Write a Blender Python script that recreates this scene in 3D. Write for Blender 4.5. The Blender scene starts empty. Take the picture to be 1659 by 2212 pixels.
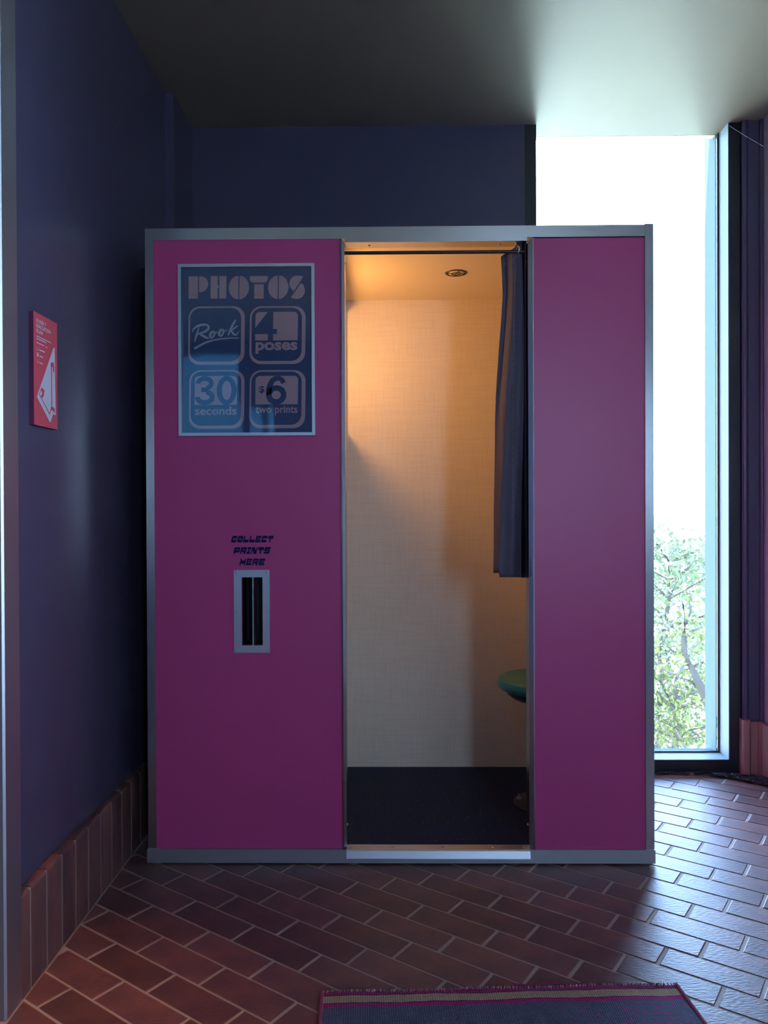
import bpy, bmesh, math, random
from mathutils import Vector, Matrix
S = bpy.context.scene
COL = S.collection
random.seed(7)

# ------------------------------------------------------------------ camera
YAW, PITCH, ROLL, CAM_H = 0.0127, -0.0062, 0.0040, 1.1117
cam_data = bpy.data.cameras.new('camera')
cam_data.sensor_fit = 'VERTICAL'
cam_data.sensor_height = 36.0
cam_data.sensor_width = 27.0
cam_data.lens = 36.0 * 1662.0 / 2212.0
cam_data.clip_start = 0.02
cam_data.clip_end = 900
cam = bpy.data.objects.new('camera', cam_data)
COL.objects.link(cam)
_m = Matrix.Rotation(YAW, 3, 'Z') @ Matrix.Rotation(PITCH, 3, 'X') @ Matrix.Rotation(ROLL, 3, 'Y')
_r, _f, _u = _m.col[0], _m.col[1], _m.col[2]
cam.matrix_world = Matrix(((_r[0], _u[0], -_f[0], 0), (_r[1], _u[1], -_f[1], 0), (_r[2], _u[2], -_f[2], CAM_H), (0, 0, 0, 1)))
S.camera = cam

# ------------------------------------------------------------------ view, world, sun
S.view_settings.view_transform = 'Standard'
S.view_settings.look = 'None'
S.view_settings.gamma = 1.0
S.view_settings.exposure = 0.0
S.view_settings.use_curve_mapping = False
S.cycles.max_bounces = 8
S.cycles.diffuse_bounces = 5
S.cycles.glossy_bounces = 5
S.cycles.sample_clamp_indirect = 12.0

SKY_ZENITH = (8.0, 16.0, 34.0)
SKY_HORIZON = (16.0, 22.5, 32.0)
SUN_STRENGTH = 40.0

world = bpy.data.worlds.new('sky')
S.world = world
world.use_nodes = True
wn = world.node_tree
wn.nodes.clear()
w_out = wn.nodes.new('ShaderNodeOutputWorld')
w_bg = wn.nodes.new('ShaderNodeBackground')
w_tc = wn.nodes.new('ShaderNodeTexCoord')
w_sep = wn.nodes.new('ShaderNodeSeparateXYZ')
w_ramp = wn.nodes.new('ShaderNodeMix')
w_ramp.data_type = 'RGBA'
w_ramp.inputs[6].default_value = (*SKY_HORIZON, 1)
w_ramp.inputs[7].default_value = (*SKY_ZENITH, 1)
w_map = wn.nodes.new('ShaderNodeMapRange')
w_map.inputs['From Min'].default_value = 0.0
w_map.inputs['From Max'].default_value = 0.7
wn.links.new(w_tc.outputs['Generated'], w_sep.inputs[0])
wn.links.new(w_sep.outputs['Z'], w_map.inputs['Value'])
wn.links.new(w_map.outputs[0], w_ramp.inputs[0])
wn.links.new(w_ramp.outputs[2], w_bg.inputs['Color'])
w_bg.inputs['Strength'].default_value = 1.0
wn.links.new(w_bg.outputs[0], w_out.inputs[0])

sun_d = bpy.data.lights.new('sun', 'SUN')
sun_d.energy = SUN_STRENGTH
sun_d.color = (1.0, 0.97, 0.90)
sun_d.angle = math.radians(0.6)
sun = bpy.data.objects.new('sun', sun_d)
COL.objects.link(sun)
sun.rotation_euler = Vector((0.42, 0.12, -0.9)).to_track_quat('-Z', 'Y').to_euler()


def portal(loc, normal, w, h):
    d = bpy.data.lights.new('window_portal', 'AREA')
    d.shape = 'RECTANGLE'
    d.size, d.size_y = w, h
    d.cycles.is_portal = True
    o = bpy.data.objects.new('window_portal', d)
    COL.objects.link(o)
    o.location = loc
    o.rotation_euler = Vector(normal).to_track_quat('-Z', 'Z').to_euler()
    return o


# room key planes
XL, XLB = -0.8688, -0.8452          # left wall face, its brick baseboard face
XR = 1.525                          # right wall face
YB, HC = 3.216, 2.70                # window wall face, ceiling height
YREAR, XFAR = -2.6, -2.6
WX0, WX1, WZ0 = 0.598, 1.395, 0.0545   # window_1 opening
R2 = (-2.15, -1.50, 1.55, 2.62)     # window_2 in the rear wall (x0, x1, z0, z1)
R3 = (-1.38, -1.12, 0.9, 2.12)      # window_3
R4 = (0.95, 1.40, 0.90, 2.20)        # added_window_4 added unseen in the rear wall to light the booth front
R5 = (-2.3, 0.2, 0.5, 2.5)           # added_window_5 added unseen in the right wall for blue fill (y0, y1, z0, z1)
portal((XR + 0.05, (R5[0] + R5[1]) / 2, (R5[2] + R5[3]) / 2), (-1, 0, 0), R5[3] - R5[2], R5[1] - R5[0])
portal(((WX0 + WX1) / 2, 3.30, (WZ0 + HC) / 2), (0, -1, 0), WX1 - WX0, HC - WZ0)
portal(((R2[0] + R2[1]) / 2, YREAR - 0.05, (R2[2] + R2[3]) / 2), (0, 1, 0), R2[1] - R2[0], R2[3] - R2[2])
portal(((R3[0] + R3[1]) / 2, YREAR - 0.05, (R3[2] + R3[3]) / 2), (0, 1, 0), R3[1] - R3[0], R3[3] - R3[2])
portal(((R4[0] + R4[1]) / 2, YREAR - 0.05, (R4[2] + R4[3]) / 2), (0, 1, 0), R4[1] - R4[0], R4[3] - R4[2])


# ------------------------------------------------------------------ materials
def mat(name, color, rough=0.5, metal=0.0, spec=0.5, noise=None, bump=None, coat=0.0, island=0.0, aniso=0.0, rough_noise=0.0):
    """noise=(scale(x,y,z), color2, contrast) ; bump=(scale(x,y,z), strength, distance)"""
    m = bpy.data.materials.new(name)
    m.use_nodes = True
    nt = m.node_tree
    b = nt.nodes['Principled BSDF']
    b.inputs['Base Color'].default_value = (*color, 1)
    b.inputs['Roughness'].default_value = rough
    b.inputs['Metallic'].default_value = metal
    b.inputs['Specular IOR Level'].default_value = spec
    b.inputs['Coat Weight'].default_value = coat
    if aniso:
        b.inputs['Anisotropic'].default_value = aniso
    tc = nt.nodes.new('ShaderNodeTexCoord')
    src = None

    def tex(scale, detail=4):
        mp = nt.nodes.new('ShaderNodeMapping')
        mp.inputs['Scale'].default_value = scale
        nt.links.new(tc.outputs['Object'], mp.inputs[0])
        n = nt.nodes.new('ShaderNodeTexNoise')
        n.inputs['Scale'].default_value = 1.0
        n.inputs['Detail'].default_value = detail
        nt.links.new(mp.outputs[0], n.inputs['Vector'])
        return n
    if noise:
        n = tex(noise[0])
        mr = nt.nodes.new('ShaderNodeMapRange')
        c = noise[2] if len(noise) > 2 else 0.2
        mr.inputs['From Min'].default_value = 0.5 - c
        mr.inputs['From Max'].default_value = 0.5 + c
        nt.links.new(n.outputs['Fac'], mr.inputs['Value'])
        mx = nt.nodes.new('ShaderNodeMix')
        mx.data_type = 'RGBA'
        mx.inputs[6].default_value = (*color, 1)
        mx.inputs[7].default_value = (*noise[1], 1)
        nt.links.new(mr.outputs[0], mx.inputs[0])
        src = mx.outputs[2]
        if rough_noise:
            r2 = nt.nodes.new('ShaderNodeMapRange')
            r2.inputs['To Min'].default_value = rough - rough_noise
            r2.inputs['To Max'].default_value = rough + rough_noise
            nt.links.new(n.outputs['Fac'], r2.inputs['Value'])
            nt.links.new(r2.outputs[0], b.inputs['Roughness'])
    if island:
        g = nt.nodes.new('ShaderNodeNewGeometry')
        oi = nt.nodes.new('ShaderNodeObjectInfo')
        ad = nt.nodes.new('ShaderNodeMath')
        ad.operation = 'ADD'
        nt.links.new(g.outputs['Random Per Island'], ad.inputs[0])
        nt.links.new(oi.outputs['Random'], ad.inputs[1])
        fr = nt.nodes.new('ShaderNodeMath')
        fr.operation = 'FRACT'
        nt.links.new(ad.outputs[0], fr.inputs[0])
        mr = nt.nodes.new('ShaderNodeMapRange')
        mr.inputs['To Min'].default_value = 1 - island
        mr.inputs['To Max'].default_value = 1 + island
        nt.links.new(fr.outputs[0], mr.inputs['Value'])
        hs = nt.nodes.new('ShaderNodeHueSaturation')
        nt.links.new(mr.outputs[0], hs.inputs['Value'])
        if src:
            nt.links.new(src, hs.inputs['Color'])
        else:
            hs.inputs['Color'].default_value = (*color, 1)
        src = hs.outputs[0]
    if src:
        nt.links.new(src, b.inputs['Base Color'])
    if bump:
        n = tex(bump[0], 3)
        bp = nt.nodes.new('ShaderNodeBump')
        bp.inputs['Strength'].default_value = bump[1]
        bp.inputs['Distance'].default_value = bump[2]
        nt.links.new(n.outputs['Fac'], bp.inputs['Height'])
        nt.links.new(bp.outputs[0], b.inputs['Normal'])
    return m


M_WALL = mat('plum_wall_paint', (0.085, 0.072, 0.120), 0.30, bump=((90, 90, 90), 0.25, 0.002), noise=((1.2, 1.2, 1.2), (0.076, 0.066, 0.115), 0.2))
M_WALLR_LIT = mat('lit_wall_paint', (0.40, 0.36, 0.41), 0.35, bump=((90, 90, 90), 0.25, 0.002))  # right wall only: the light falling on it is put into a paler colour
M_CEIL = mat('ceiling_paint', (0.265, 0.215, 0.160), 0.44, bump=((60, 60, 60), 0.12, 0.002), noise=((2, 2, 2), (0.25, 0.205, 0.15), 0.2))
M_GROUT = mat('floor_grout', (0.40, 0.32, 0.27), 0.7, bump=((150, 150, 150), 0.5, 0.001))
M_TILE = mat('brick_paver', (0.200, 0.082, 0.068), 0.44, noise=((11, 11, 11), (0.125, 0.060, 0.064), 0.16),
             bump=((70, 210, 70), 0.55, 0.0022), island=0.22)
M_BASETILE = mat('base_brick', (0.21, 0.085, 0.065), 0.45, noise=((14, 14, 5), (0.12, 0.06, 0.06), 0.16),
                 bump=((120, 120, 40), 0.4, 0.0015), island=0.15)
M_BASETILE_LIT = mat('flare_lit_base_brick', (0.42, 0.20, 0.18), 0.4, noise=((14, 14, 5), (0.30, 0.15, 0.15), 0.16), bump=((120, 120, 40), 0.4, 0.0015))  # base brick lightened, flare on the right baseboard put into its colour
M_STEEL = mat('brushed_steel', (0.56, 0.56, 0.57), 0.24, 1.0, noise=((3, 3, 1.2), (0.48, 0.49, 0.51), 0.2), bump=((6, 300, 300), 0.04, 0.0004))
M_STEELV = mat('brushed_steel_upright', (0.56, 0.56, 0.57), 0.24, 1.0, noise=((3, 3, 1.2), (0.48, 0.49, 0.51), 0.2), bump=((300, 300, 5), 0.04, 0.0004))
M_STEELDOOR = mat('door_casing_steel', (0.50, 0.50, 0.52), 0.46, 1.0, bump=((300, 300, 5), 0.05, 0.0004))
M_SATIN = mat('satin_aluminium', (0.72, 0.70, 0.70), 0.33, 1.0, bump=((6, 300, 300), 0.04, 0.0004))
M_STEELLOW = mat('satin_steel', (0.58, 0.58, 0.59), 0.45, 1.0, bump=((6, 300, 300), 0.04, 0.0004))
M_ALU = mat('anodised_aluminium', (0.62, 0.64, 0.66), 0.38, 1.0, bump=((200, 200, 200), 0.05, 0.0004))
M_PINK = mat('magenta_laminate', (0.54, 0.055, 0.205), 0.40, noise=((1.5, 1.5, 1.5), (0.50, 0.050, 0.195), 0.25), bump=((350, 350, 350), 0.05, 0.0005))
M_INK = mat('navy_ink', (0.003, 0.008, 0.075), 0.6, spec=0.2)
M_BLACK = mat('black_anodised_metal', (0.018, 0.019, 0.024), 0.38, 0.0)
M_DARK = mat('dark_void', (0.006, 0.006, 0.009), 0.6)
M_FRAMEPAINT = mat('window_frame_paint', (0.36, 0.44, 0.46), 0.6, 0.0, spec=0.2)
M_FIN = mat('outer_fin_paint', (0.066, 0.078, 0.078), 0.9, 0.0, spec=0.0)
M_GASKET = mat('rubber_gasket', (0.02, 0.022, 0.025), 0.6)
M_RUBBERFLOOR = mat('speckled_rubber_floor', (0.009, 0.020, 0.060), 0.55, spec=0.15, bump=((180, 180, 180), 0.2, 0.001))
M_CREAM = mat('cream_wallcovering', (0.76, 0.67, 0.53), 0.62)
M_CREAMCEIL = mat('cream_ceiling_board', (0.78, 0.66, 0.52), 0.55)
M_CURTAIN = mat('charcoal_curtain_cloth', (0.120, 0.098, 0.125), 0.8, noise=((9, 9, 3), (0.095, 0.080, 0.115), 0.2), bump=((500, 500, 500), 0.5, 0.0008))
M_THREAD = mat('pale_thread', (0.30, 0.27, 0.30), 0.7)
M_TEAL = mat('teal_seat_enamel', (0.035, 0.26, 0.25), 0.30, coat=0.2)
M_SIGN = mat('red_sign_face', (0.78, 0.095, 0.125), 0.40)
M_SIGNEDGE_SHADE = mat('shaded_sign_edge', (0.10, 0.012, 0.055), 0.5)  # darkened copy of the sign red: shade on the board's side
M_SIGNPRINT = mat('sign_white_print', (0.75, 0.70, 0.78), 0.4)
M_POSTER = mat('poster_navy_print', (0.003, 0.026, 0.115), 0.45)
M_POSTERPINK = mat('poster_pink_print', (0.42, 0.24, 0.27), 0.45)
M_POSTERGREY = mat('poster_grey_print', (0.36, 0.36, 0.42), 0.45)
M_PLASTIC = mat('black_sheet_plastic', (0.012, 0.013, 0.018), 0.25, bump=((25, 25, 25), 0.5, 0.01))
M_BARK = mat('pale_bark', (0.028, 0.025, 0.02), 0.9, spec=0.1)
M_LEAF = mat('young_leaf', (0.034, 0.040, 0.009), 0.7, spec=0.1, noise=((0.6, 0.6, 0.6), (0.050, 0.056, 0.015), 0.2))
M_LEAF2 = mat('blue_green_leaf', (0.052, 0.066, 0.034), 0.7, spec=0.1, noise=((0.4, 0.4, 0.4), (0.070, 0.078, 0.044), 0.2))
M_GROUND = mat('dry_pale_ground', (0.66, 0.62, 0.42), 0.9, noise=((0.08, 0.08, 0.08), (0.54, 0.58, 0.36), 0.15))
M_BUILDING = mat('outer_facade', (0.4, 0.4, 0.4), 0.7)
M_CORD = mat('rug_binding_cord', (0.30, 0.06, 0.11), 0.9)
M_FRINGE = mat('rug_edge_yarn', (0.42, 0.20, 0.24), 0.9, island=0.5)
M_WOODBIT = mat('raw_wood_chip', (0.5, 0.26, 0.14), 0.8)

# linen weave on the cream wall covering
def weave(m, s, c2, amt):
    nt = m.node_tree
    b = nt.nodes['Principled BSDF']
    tc = nt.nodes.new('ShaderNodeTexCoord')
    outs = []
    for sc in ((s, s, 10), (10, 10, s)):
        mp = nt.nodes.new('ShaderNodeMapping')
        mp.inputs['Scale'].default_value = sc
        nt.links.new(tc.outputs['Object'], mp.inputs[0])
        n = nt.nodes.new('ShaderNodeTexNoise')
        n.inputs['Scale'].default_value = 1
        n.inputs['Detail'].default_value = 1
        nt.links.new(mp.outputs[0], n.inputs['Vector'])
        outs.append(n.outputs['Fac'])
    a = nt.nodes.new('ShaderNodeMath')
    a.operation = 'ADD'
    nt.links.new(outs[0], a.inputs[0])
    nt.links.new(outs[1], a.inputs[1])
    mr = nt.nodes.new('ShaderNodeMapRange')
    mr.inputs['From Min'].default_value = 0.75
    mr.inputs['From Max'].default_value = 1.25
    mr.inputs['To Max'].default_value = amt
    nt.links.new(a.outputs[0], mr.inputs['Value'])
    mx = nt.nodes.new('ShaderNodeMix')
    mx.data_type = 'RGBA'
    mx.inputs[6].default_value = b.inputs['Base Color'].default_value
    mx.inputs[7].default_value = (*c2, 1)
    nt.links.new(mr.outputs[0], mx.inputs[0])
    nt.links.new(mx.outputs[2], b.inputs['Base Color'])
    bp = nt.nodes.new('ShaderNodeBump')
    bp.inputs['Strength'].default_value = 0.25
    bp.inputs['Distance'].default_value = 0.0006
    nt.links.new(a.outputs[0], bp.inputs['Height'])
    nt.links.new(bp.outputs[0], b.inputs['Normal'])


weave(M_CREAM, 220, (0.62, 0.53, 0.46), 0.45)


def specks(m, scale, thr, c2):
    nt = m.node_tree
    b = nt.nodes['Principled BSDF']
    tc = nt.nodes.new('ShaderNodeTexCoord')
    mp = nt.nodes.new('ShaderNodeMapping')
    mp.inputs['Scale'].default_value = scale
    nt.links.new(tc.outputs['Object'], mp.inputs[0])
    v = nt.nodes.new('ShaderNodeTexVoronoi')
    v.inputs['Scale'].default_value = 1
    v.inputs['Randomness'].default_value = 1
    nt.links.new(mp.outputs[0], v.inputs['Vector'])
    lt = nt.nodes.new('ShaderNodeMath')
    lt.operation = 'LESS_THAN'
    lt.inputs[1].default_value = thr
    nt.links.new(v.outputs['Distance'], lt.inputs[0])
    sp = nt.nodes.new('ShaderNodeSeparateColor')
    nt.links.new(v.outputs['Color'], sp.inputs[0])
    g = nt.nodes.new('ShaderNodeMath')
    g.operation = 'GREATER_THAN'
    g.inputs[1].default_value = 0.55
    nt.links.new(sp.outputs[0], g.inputs[0])
    mu = nt.nodes.new('ShaderNodeMath')
    mu.operation = 'MULTIPLY'
    nt.links.new(lt.outputs[0], mu.inputs[0])
    nt.links.new(g.outputs[0], mu.inputs[1])
    mx = nt.nodes.new('ShaderNodeMix')
    mx.data_type = 'RGBA'
    mx.inputs[6].default_value = b.inputs['Base Color'].default_value
    mx.inputs[7].default_value = (*c2, 1)
    nt.links.new(mu.outputs[0], mx.inputs[0])
    nt.links.new(mx.outputs[2], b.inputs['Base Color'])


specks(M_RUBBERFLOOR, (50, 90, 50), 0.16, (0.16, 0.15, 0.17))

# window glass and thin acrylic: clear sheet with a Fresnel reflection
def sheet(name, tint, rough, wave=None):
    m = bpy.data.materials.new(name)
    m.use_nodes = True
    nt = m.node_tree
    nt.nodes.clear()
    out = nt.nodes.new('ShaderNodeOutputMaterial')
    tr = nt.nodes.new('ShaderNodeBsdfTransparent')
    tr.inputs[0].default_value = (*tint, 1)
    gl = nt.nodes.new('ShaderNodeBsdfGlossy')
    gl.inputs['Roughness'].default_value = rough
    fr = nt.nodes.new('ShaderNodeFresnel')
    fr.inputs['IOR'].default_value = 1.5
    mx = nt.nodes.new('ShaderNodeMixShader')
    nt.links.new(fr.outputs[0], mx.inputs[0])
    nt.links.new(tr.outputs[0], mx.inputs[1])
    nt.links.new(gl.outputs[0], mx.inputs[2])
    nt.links.new(mx.outputs[0], out.inputs[0])
    if wave:
        tc = nt.nodes.new('ShaderNodeTexCoord')
        mp = nt.nodes.new('ShaderNodeMapping')
        mp.inputs['Scale'].default_value = wave[0]
        nt.links.new(tc.outputs['Object'], mp.inputs[0])
        n = nt.nodes.new('ShaderNodeTexNoise')
        n.inputs['Scale'].default_value = 1
        n.inputs['Detail'].default_value = 1
        nt.links.new(mp.outputs[0], n.inputs['Vector'])
        bp = nt.nodes.new('ShaderNodeBump')
        bp.inputs['Distance'].default_value = wave[1]
        bp.inputs['Strength'].default_value = 1
        nt.links.new(n.outputs['Fac'], bp.inputs['Height'])
        nt.links.new(bp.outputs[0], gl.inputs['Normal'])
    return m


M_GLASS = sheet('window_glass', (0.97, 0.99, 0.98), 0.0)
M_TINTED = sheet('tinted_window_glass', (0.13, 0.21, 0.25), 0.0)
M_ACRYLIC = sheet('poster_acrylic', (1, 1, 1), 0.05, ((7, 1, 1.2), 0.0035))


def emit(name, color, s):
    m = bpy.data.materials.new(name)
    m.use_nodes = True
    b = m.node_tree.nodes['Principled BSDF']
    b.inputs['Base Color'].default_value = (0.8, 0.8, 0.8, 1)
    b.inputs['Emission Color'].default_value = (*color, 1)
    b.inputs['Emission Strength'].default_value = s
    return m


M_LAMP = emit('booth_lamp_diffuser', (1.0, 0.48, 0.13), 23.0)


# rug: stripes run along the local x axis, distance from the far edge is -y
def rug_material():
    m = bpy.data.materials.new('woven_wool_rug')
    m.use_nodes = True
    nt = m.node_tree
    b = nt.nodes['Principled BSDF']
    b.inputs['Roughness'].default_value = 0.9
    tc = nt.nodes.new('ShaderNodeTexCoord')
    sep = nt.nodes.new('ShaderNodeSeparateXYZ')
    nt.links.new(tc.outputs['Object'], sep.inputs[0])
    nz = nt.nodes.new('ShaderNodeTexNoise')
    nz.inputs['Scale'].default_value = 30
    nt.links.new(tc.outputs['Object'], nz.inputs['Vector'])
    wob = nt.nodes.new('ShaderNodeMath')
    wob.operation = 'MULTIPLY_ADD'
    wob.inputs[1].default_value = 0.006
    nt.links.new(nz.outputs['Fac'], wob.inputs[0])
    nt.links.new(sep.outputs['Y'], wob.inputs[2])
    mr = nt.nodes.new('ShaderNodeMapRange')
    mr.inputs['From Min'].default_value = 0.003
    mr.inputs['From Max'].default_value = -0.897
    nt.links.new(wob.outputs[0], mr.inputs['Value'])
    cr = nt.nodes.new('ShaderNodeValToRGB')
    cr.color_ramp.interpolation = 'CONSTANT'
    MAG, TAN, NAVY, PUR = (0.36, 0.015, 0.14, 1), (0.44, 0.31, 0.20, 1), (0.110, 0.120, 0.190, 1), (0.12, 0.03, 0.12, 1)
    stops = [(0.0, MAG), (0.010, PUR), (0.0135, TAN), (0.040, PUR), (0.043, (0.50, 0.008, 0.20, 1)), (0.058, NAVY), (0.20, MAG), (0.22, TAN), (0.25, NAVY), (0.5, MAG), (0.53, NAVY)]
    els = cr.color_ramp.elements
    els[0].position, els[0].color = stops[0]
    els[1].position, els[1].color = stops[1]
    for p, c in stops[2:]:
        e = els.new(p)
        e.color = c
    nt.links.new(mr.outputs[0], cr.inputs[0])
    # worn pink and yellow patches towards the window side
    n2 = nt.nodes.new('ShaderNodeTexNoise')
    mp = nt.nodes.new('ShaderNodeMapping')
    mp.inputs['Scale'].default_value = (34, 170, 1)
    nt.links.new(tc.outputs['Object'], mp.inputs[0])
    n2.inputs['Scale'].default_value = 1
    n2.inputs['Detail'].default_value = 3
    nt.links.new(mp.outputs[0], n2.inputs['Vector'])
    xr = nt.nodes.new('ShaderNodeMapRange')
    xr.inputs['From Min'].default_value = 0.25
    xr.inputs['From Max'].default_value = 0.75
    xr.inputs['To Max'].default_value = 0.10
    nt.links.new(sep.outputs['X'], xr.inputs['Value'])
    ad = nt.nodes.new('ShaderNodeMath')
    nt.links.new(n2.outputs['Fac'], ad.inputs[0])
    nt.links.new(xr.outputs[0], ad.inputs[1])
    yl = nt.nodes.new('ShaderNodeMath')
    yl.operation = 'LESS_THAN'
    yl.inputs[1].default_value = -0.068
    nt.links.new(sep.outputs['Y'], yl.inputs[0])
    gt = nt.nodes.new('ShaderNodeMath')
    gt.operation = 'GREATER_THAN'
    gt.inputs[1].default_value = 0.70
    nt.links.new(ad.outputs[0], gt.inputs[0])
    mu = nt.nodes.new('ShaderNodeMath')
    mu.operation = 'MULTIPLY'
    nt.links.new(gt.outputs[0], mu.inputs[0])
    nt.links.new(yl.outputs[0], mu.inputs[1])
    mx = nt.nodes.new('ShaderNodeMix')
    mx.data_type = 'RGBA'
    nt.links.new(mu.outputs[0], mx.inputs[0])
    nt.links.new(cr.outputs[0], mx.inputs[6])
    mx.inputs[7].default_value = (0.55, 0.02, 0.24, 1)
    nt.links.new(mx.outputs[2], b.inputs['Base Color'])
    # ribbed weave relief
    wv = nt.nodes.new('ShaderNodeTexWave')
    wv.bands_direction = 'Y'
    wv.inputs['Scale'].default_value = 75
    wv.inputs['Distortion'].default_value = 1.5
    nt.links.new(tc.outputs['Object'], wv.inputs['Vector'])
    w2 = nt.nodes.new('ShaderNodeTexWave')
    w2.bands_direction = 'X'
    w2.inputs['Scale'].default_value = 60
    w2.inputs['Distortion'].default_value = 1.5
    nt.links.new(tc.outputs['Object'], w2.inputs['Vector'])
    a2 = nt.nodes.new('ShaderNodeMath')
    nt.links.new(wv.outputs['Fac'], a2.inputs[0])
    nt.links.new(w2.outputs['Fac'], a2.inputs[1])
    bp = nt.nodes.new('ShaderNodeBump')
    bp.inputs['Strength'].default_value = 0.9
    bp.inputs['Distance'].default_value = 0.0015
    nt.links.new(a2.outputs[0], bp.inputs['Height'])
    nt.links.new(bp.outputs[0], b.inputs['Normal'])
    return m


M_RUG = rug_material()

# ------------------------------------------------------------------ builders
def box(bm, x0, x1, y0, y1, z0, z1):
    v = [bm.verts.new(p) for p in ((x0, y0, z0), (x1, y0, z0), (x1, y1, z0), (x0, y1, z0), (x0, y0, z1), (x1, y0, z1), (x1, y1, z1), (x0, y1, z1))]
    for f in ((0, 3, 2, 1), (4, 5, 6, 7), (0, 1, 5, 4), (1, 2, 6, 5), (2, 3, 7, 6), (3, 0, 4, 7)):
        bm.faces.new([v[i] for i in f])
    return v


def prism(bm, pts, axis, a0, a1):
    """extrude a 2D polygon along an axis ('x','y','z')"""
    def P(p, a):
        return {'x': (a, p[0], p[1]), 'y': (p[0], a, p[1]), 'z': (p[0], p[1], a)}[axis]
    A = [bm.verts.new(P(p, a0)) for p in pts]
    B = [bm.verts.new(P(p, a1)) for p in pts]
    n = len(pts)
    bm.faces.new(A)
    bm.faces.new(B[::-1])
    for i in range(n):
        bm.faces.new((A[i], B[i], B[(i + 1) % n], A[(i + 1) % n]))


def lathe(bm, prof, c, axis='z', n=32):
    """prof: list of (radius, height)"""
    rings = []
    for r, h in prof:
        ring = []
        for i in range(n):
            a = 2 * math.pi * i / n
            u, v = r * math.cos(a), r * math.sin(a)
            p = {'z': (c[0] + u, c[1] + v, c[2] + h), 'y': (c[0] + u, c[1] + h, c[2] + v), 'x': (c[0] + h, c[1] + u, c[2] + v)}[axis]
            ring.append(bm.verts.new(p))
        rings.append(ring)
    for a, b in zip(rings, rings[1:]):
        for i in range(n):
            bm.faces.new((a[i], a[(i + 1) % n], b[(i + 1) % n], b[i]))
    bm.faces.new(rings[0][::-1])
    bm.faces.new(rings[-1])


def tube(bm, pts, r, n=8):
    rr = r if isinstance(r, (list, tuple)) else [r] * len(pts)
    pts = [Vector(p) for p in pts]
    rings = []
    for i, p in enumerate(pts):
        t = (pts[min(i + 1, len(pts) - 1)] - pts[max(i - 1, 0)]).normalized()
        up = Vector((0, 0, 1)) if abs(t.z) < 0.9 else Vector((0, 1, 0))
        s = t.cross(up).normalized()
        u = s.cross(t)
        rings.append([bm.verts.new(p + (s * math.cos(2 * math.pi * k / n) + u * math.sin(2 * math.pi * k / n)) * rr[i]) for k in range(n)])
    for a, b in zip(rings, rings[1:]):
        for k in range(n):
            bm.faces.new((a[k], a[(k + 1) % n], b[(k + 1) % n], b[k]))
    bm.faces.new(rings[0][::-1])
    bm.faces.new(rings[-1])


def build(name, bm, m, parent=None, smooth=False, bevel=0.0, seg=2):
    if bevel:
        es = [e for e in bm.edges if len(e.link_faces) == 2 and e.calc_face_angle(0) > 0.6]
        bmesh.ops.bevel(bm, geom=es, offset=bevel, segments=seg, affect='EDGES', profile=0.5, clamp_overlap=True)
    bmesh.ops.recalc_face_normals(bm, faces=bm.faces)
    me = bpy.data.meshes.new(name)
    bm.to_mesh(me)
    bm.free()
    me.materials.append(m)
    if smooth:
        me.polygons.foreach_set('use_smooth', [True] * len(me.polygons))
        try:
            me.set_sharp_from_angle(angle=math.radians(38))
        except Exception:
            pass
    return link(name, me, parent)


def root_offset(parent):
    v = Vector((0, 0, 0))
    p = parent
    while p is not None:
        v += p.location
        p = p.parent
    return v


def link(name, me, parent=None):
    o = bpy.data.objects.new(name, me)
    COL.objects.link(o)
    if parent is not None:
        o.parent = parent
        o.location = -root_offset(parent)
    return o


def empty(name, loc):
    o = bpy.data.objects.new(name, None)
    COL.objects.link(o)
    o.location = loc
    o.empty_display_size = 0.1
    return o


def thing(o, label, cat, group=None):
    o['label'] = label
    o['category'] = cat
    if group:
        o['group'] = group
    return o


def struct(o, label, cat):
    o['kind'] = 'structure'
    o['label'] = label
    o['category'] = cat
    return o


def B(name, dims, m, parent=None, bevel=0.0, smooth=False):
    bm = bmesh.new()
    box(bm, *dims)
    return build(name, bm, m, parent, smooth, bevel)


def NB():
    return bmesh.new()


# ------------------------------------------------------------------ the setting
# floor: grout bed with single pavers laid in third bond, rows running at -34.5 degrees
bm = NB()
box(bm, XFAR - 0.1, XR + 0.1, YREAR - 0.1, YB + 0.02, -0.30, -0.0019)
floor = build('floor', bm, M_GROUT)
struct(floor, 'floor of long dark red brick pavers laid diagonally', 'floor')
ANG = math.radians(-34.5)
UU = (math.cos(ANG), math.sin(ANG))
VV = (-UU[1], UU[0])
V0, U0, DV, DU, SH = 1.857, -0.383, 0.0868, 0.2300, 0.0778
TL, TW = DU - 0.0090, DV - 0.0068


def clip(poly, x0, x1, y0, y1):
    for axis, lim, sgn in ((0, x0, 1), (0, x1, -1), (1, y0, 1), (1, y1, -1)):
        out = []
        n = len(poly)
        for i in range(n):
            a, b = poly[i], poly[(i + 1) % n]
            da, db = sgn * (a[axis] - lim), sgn * (b[axis] - lim)
            if da >= 0:
                out.append(a)
            if (da >= 0) != (db >= 0):
                t = da / (da - db)
                out.append((a[0] + t * (b[0] - a[0]), a[1] + t * (b[1] - a[1])))
        poly = out
        if len(poly) < 3:
            return []
    return poly


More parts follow.
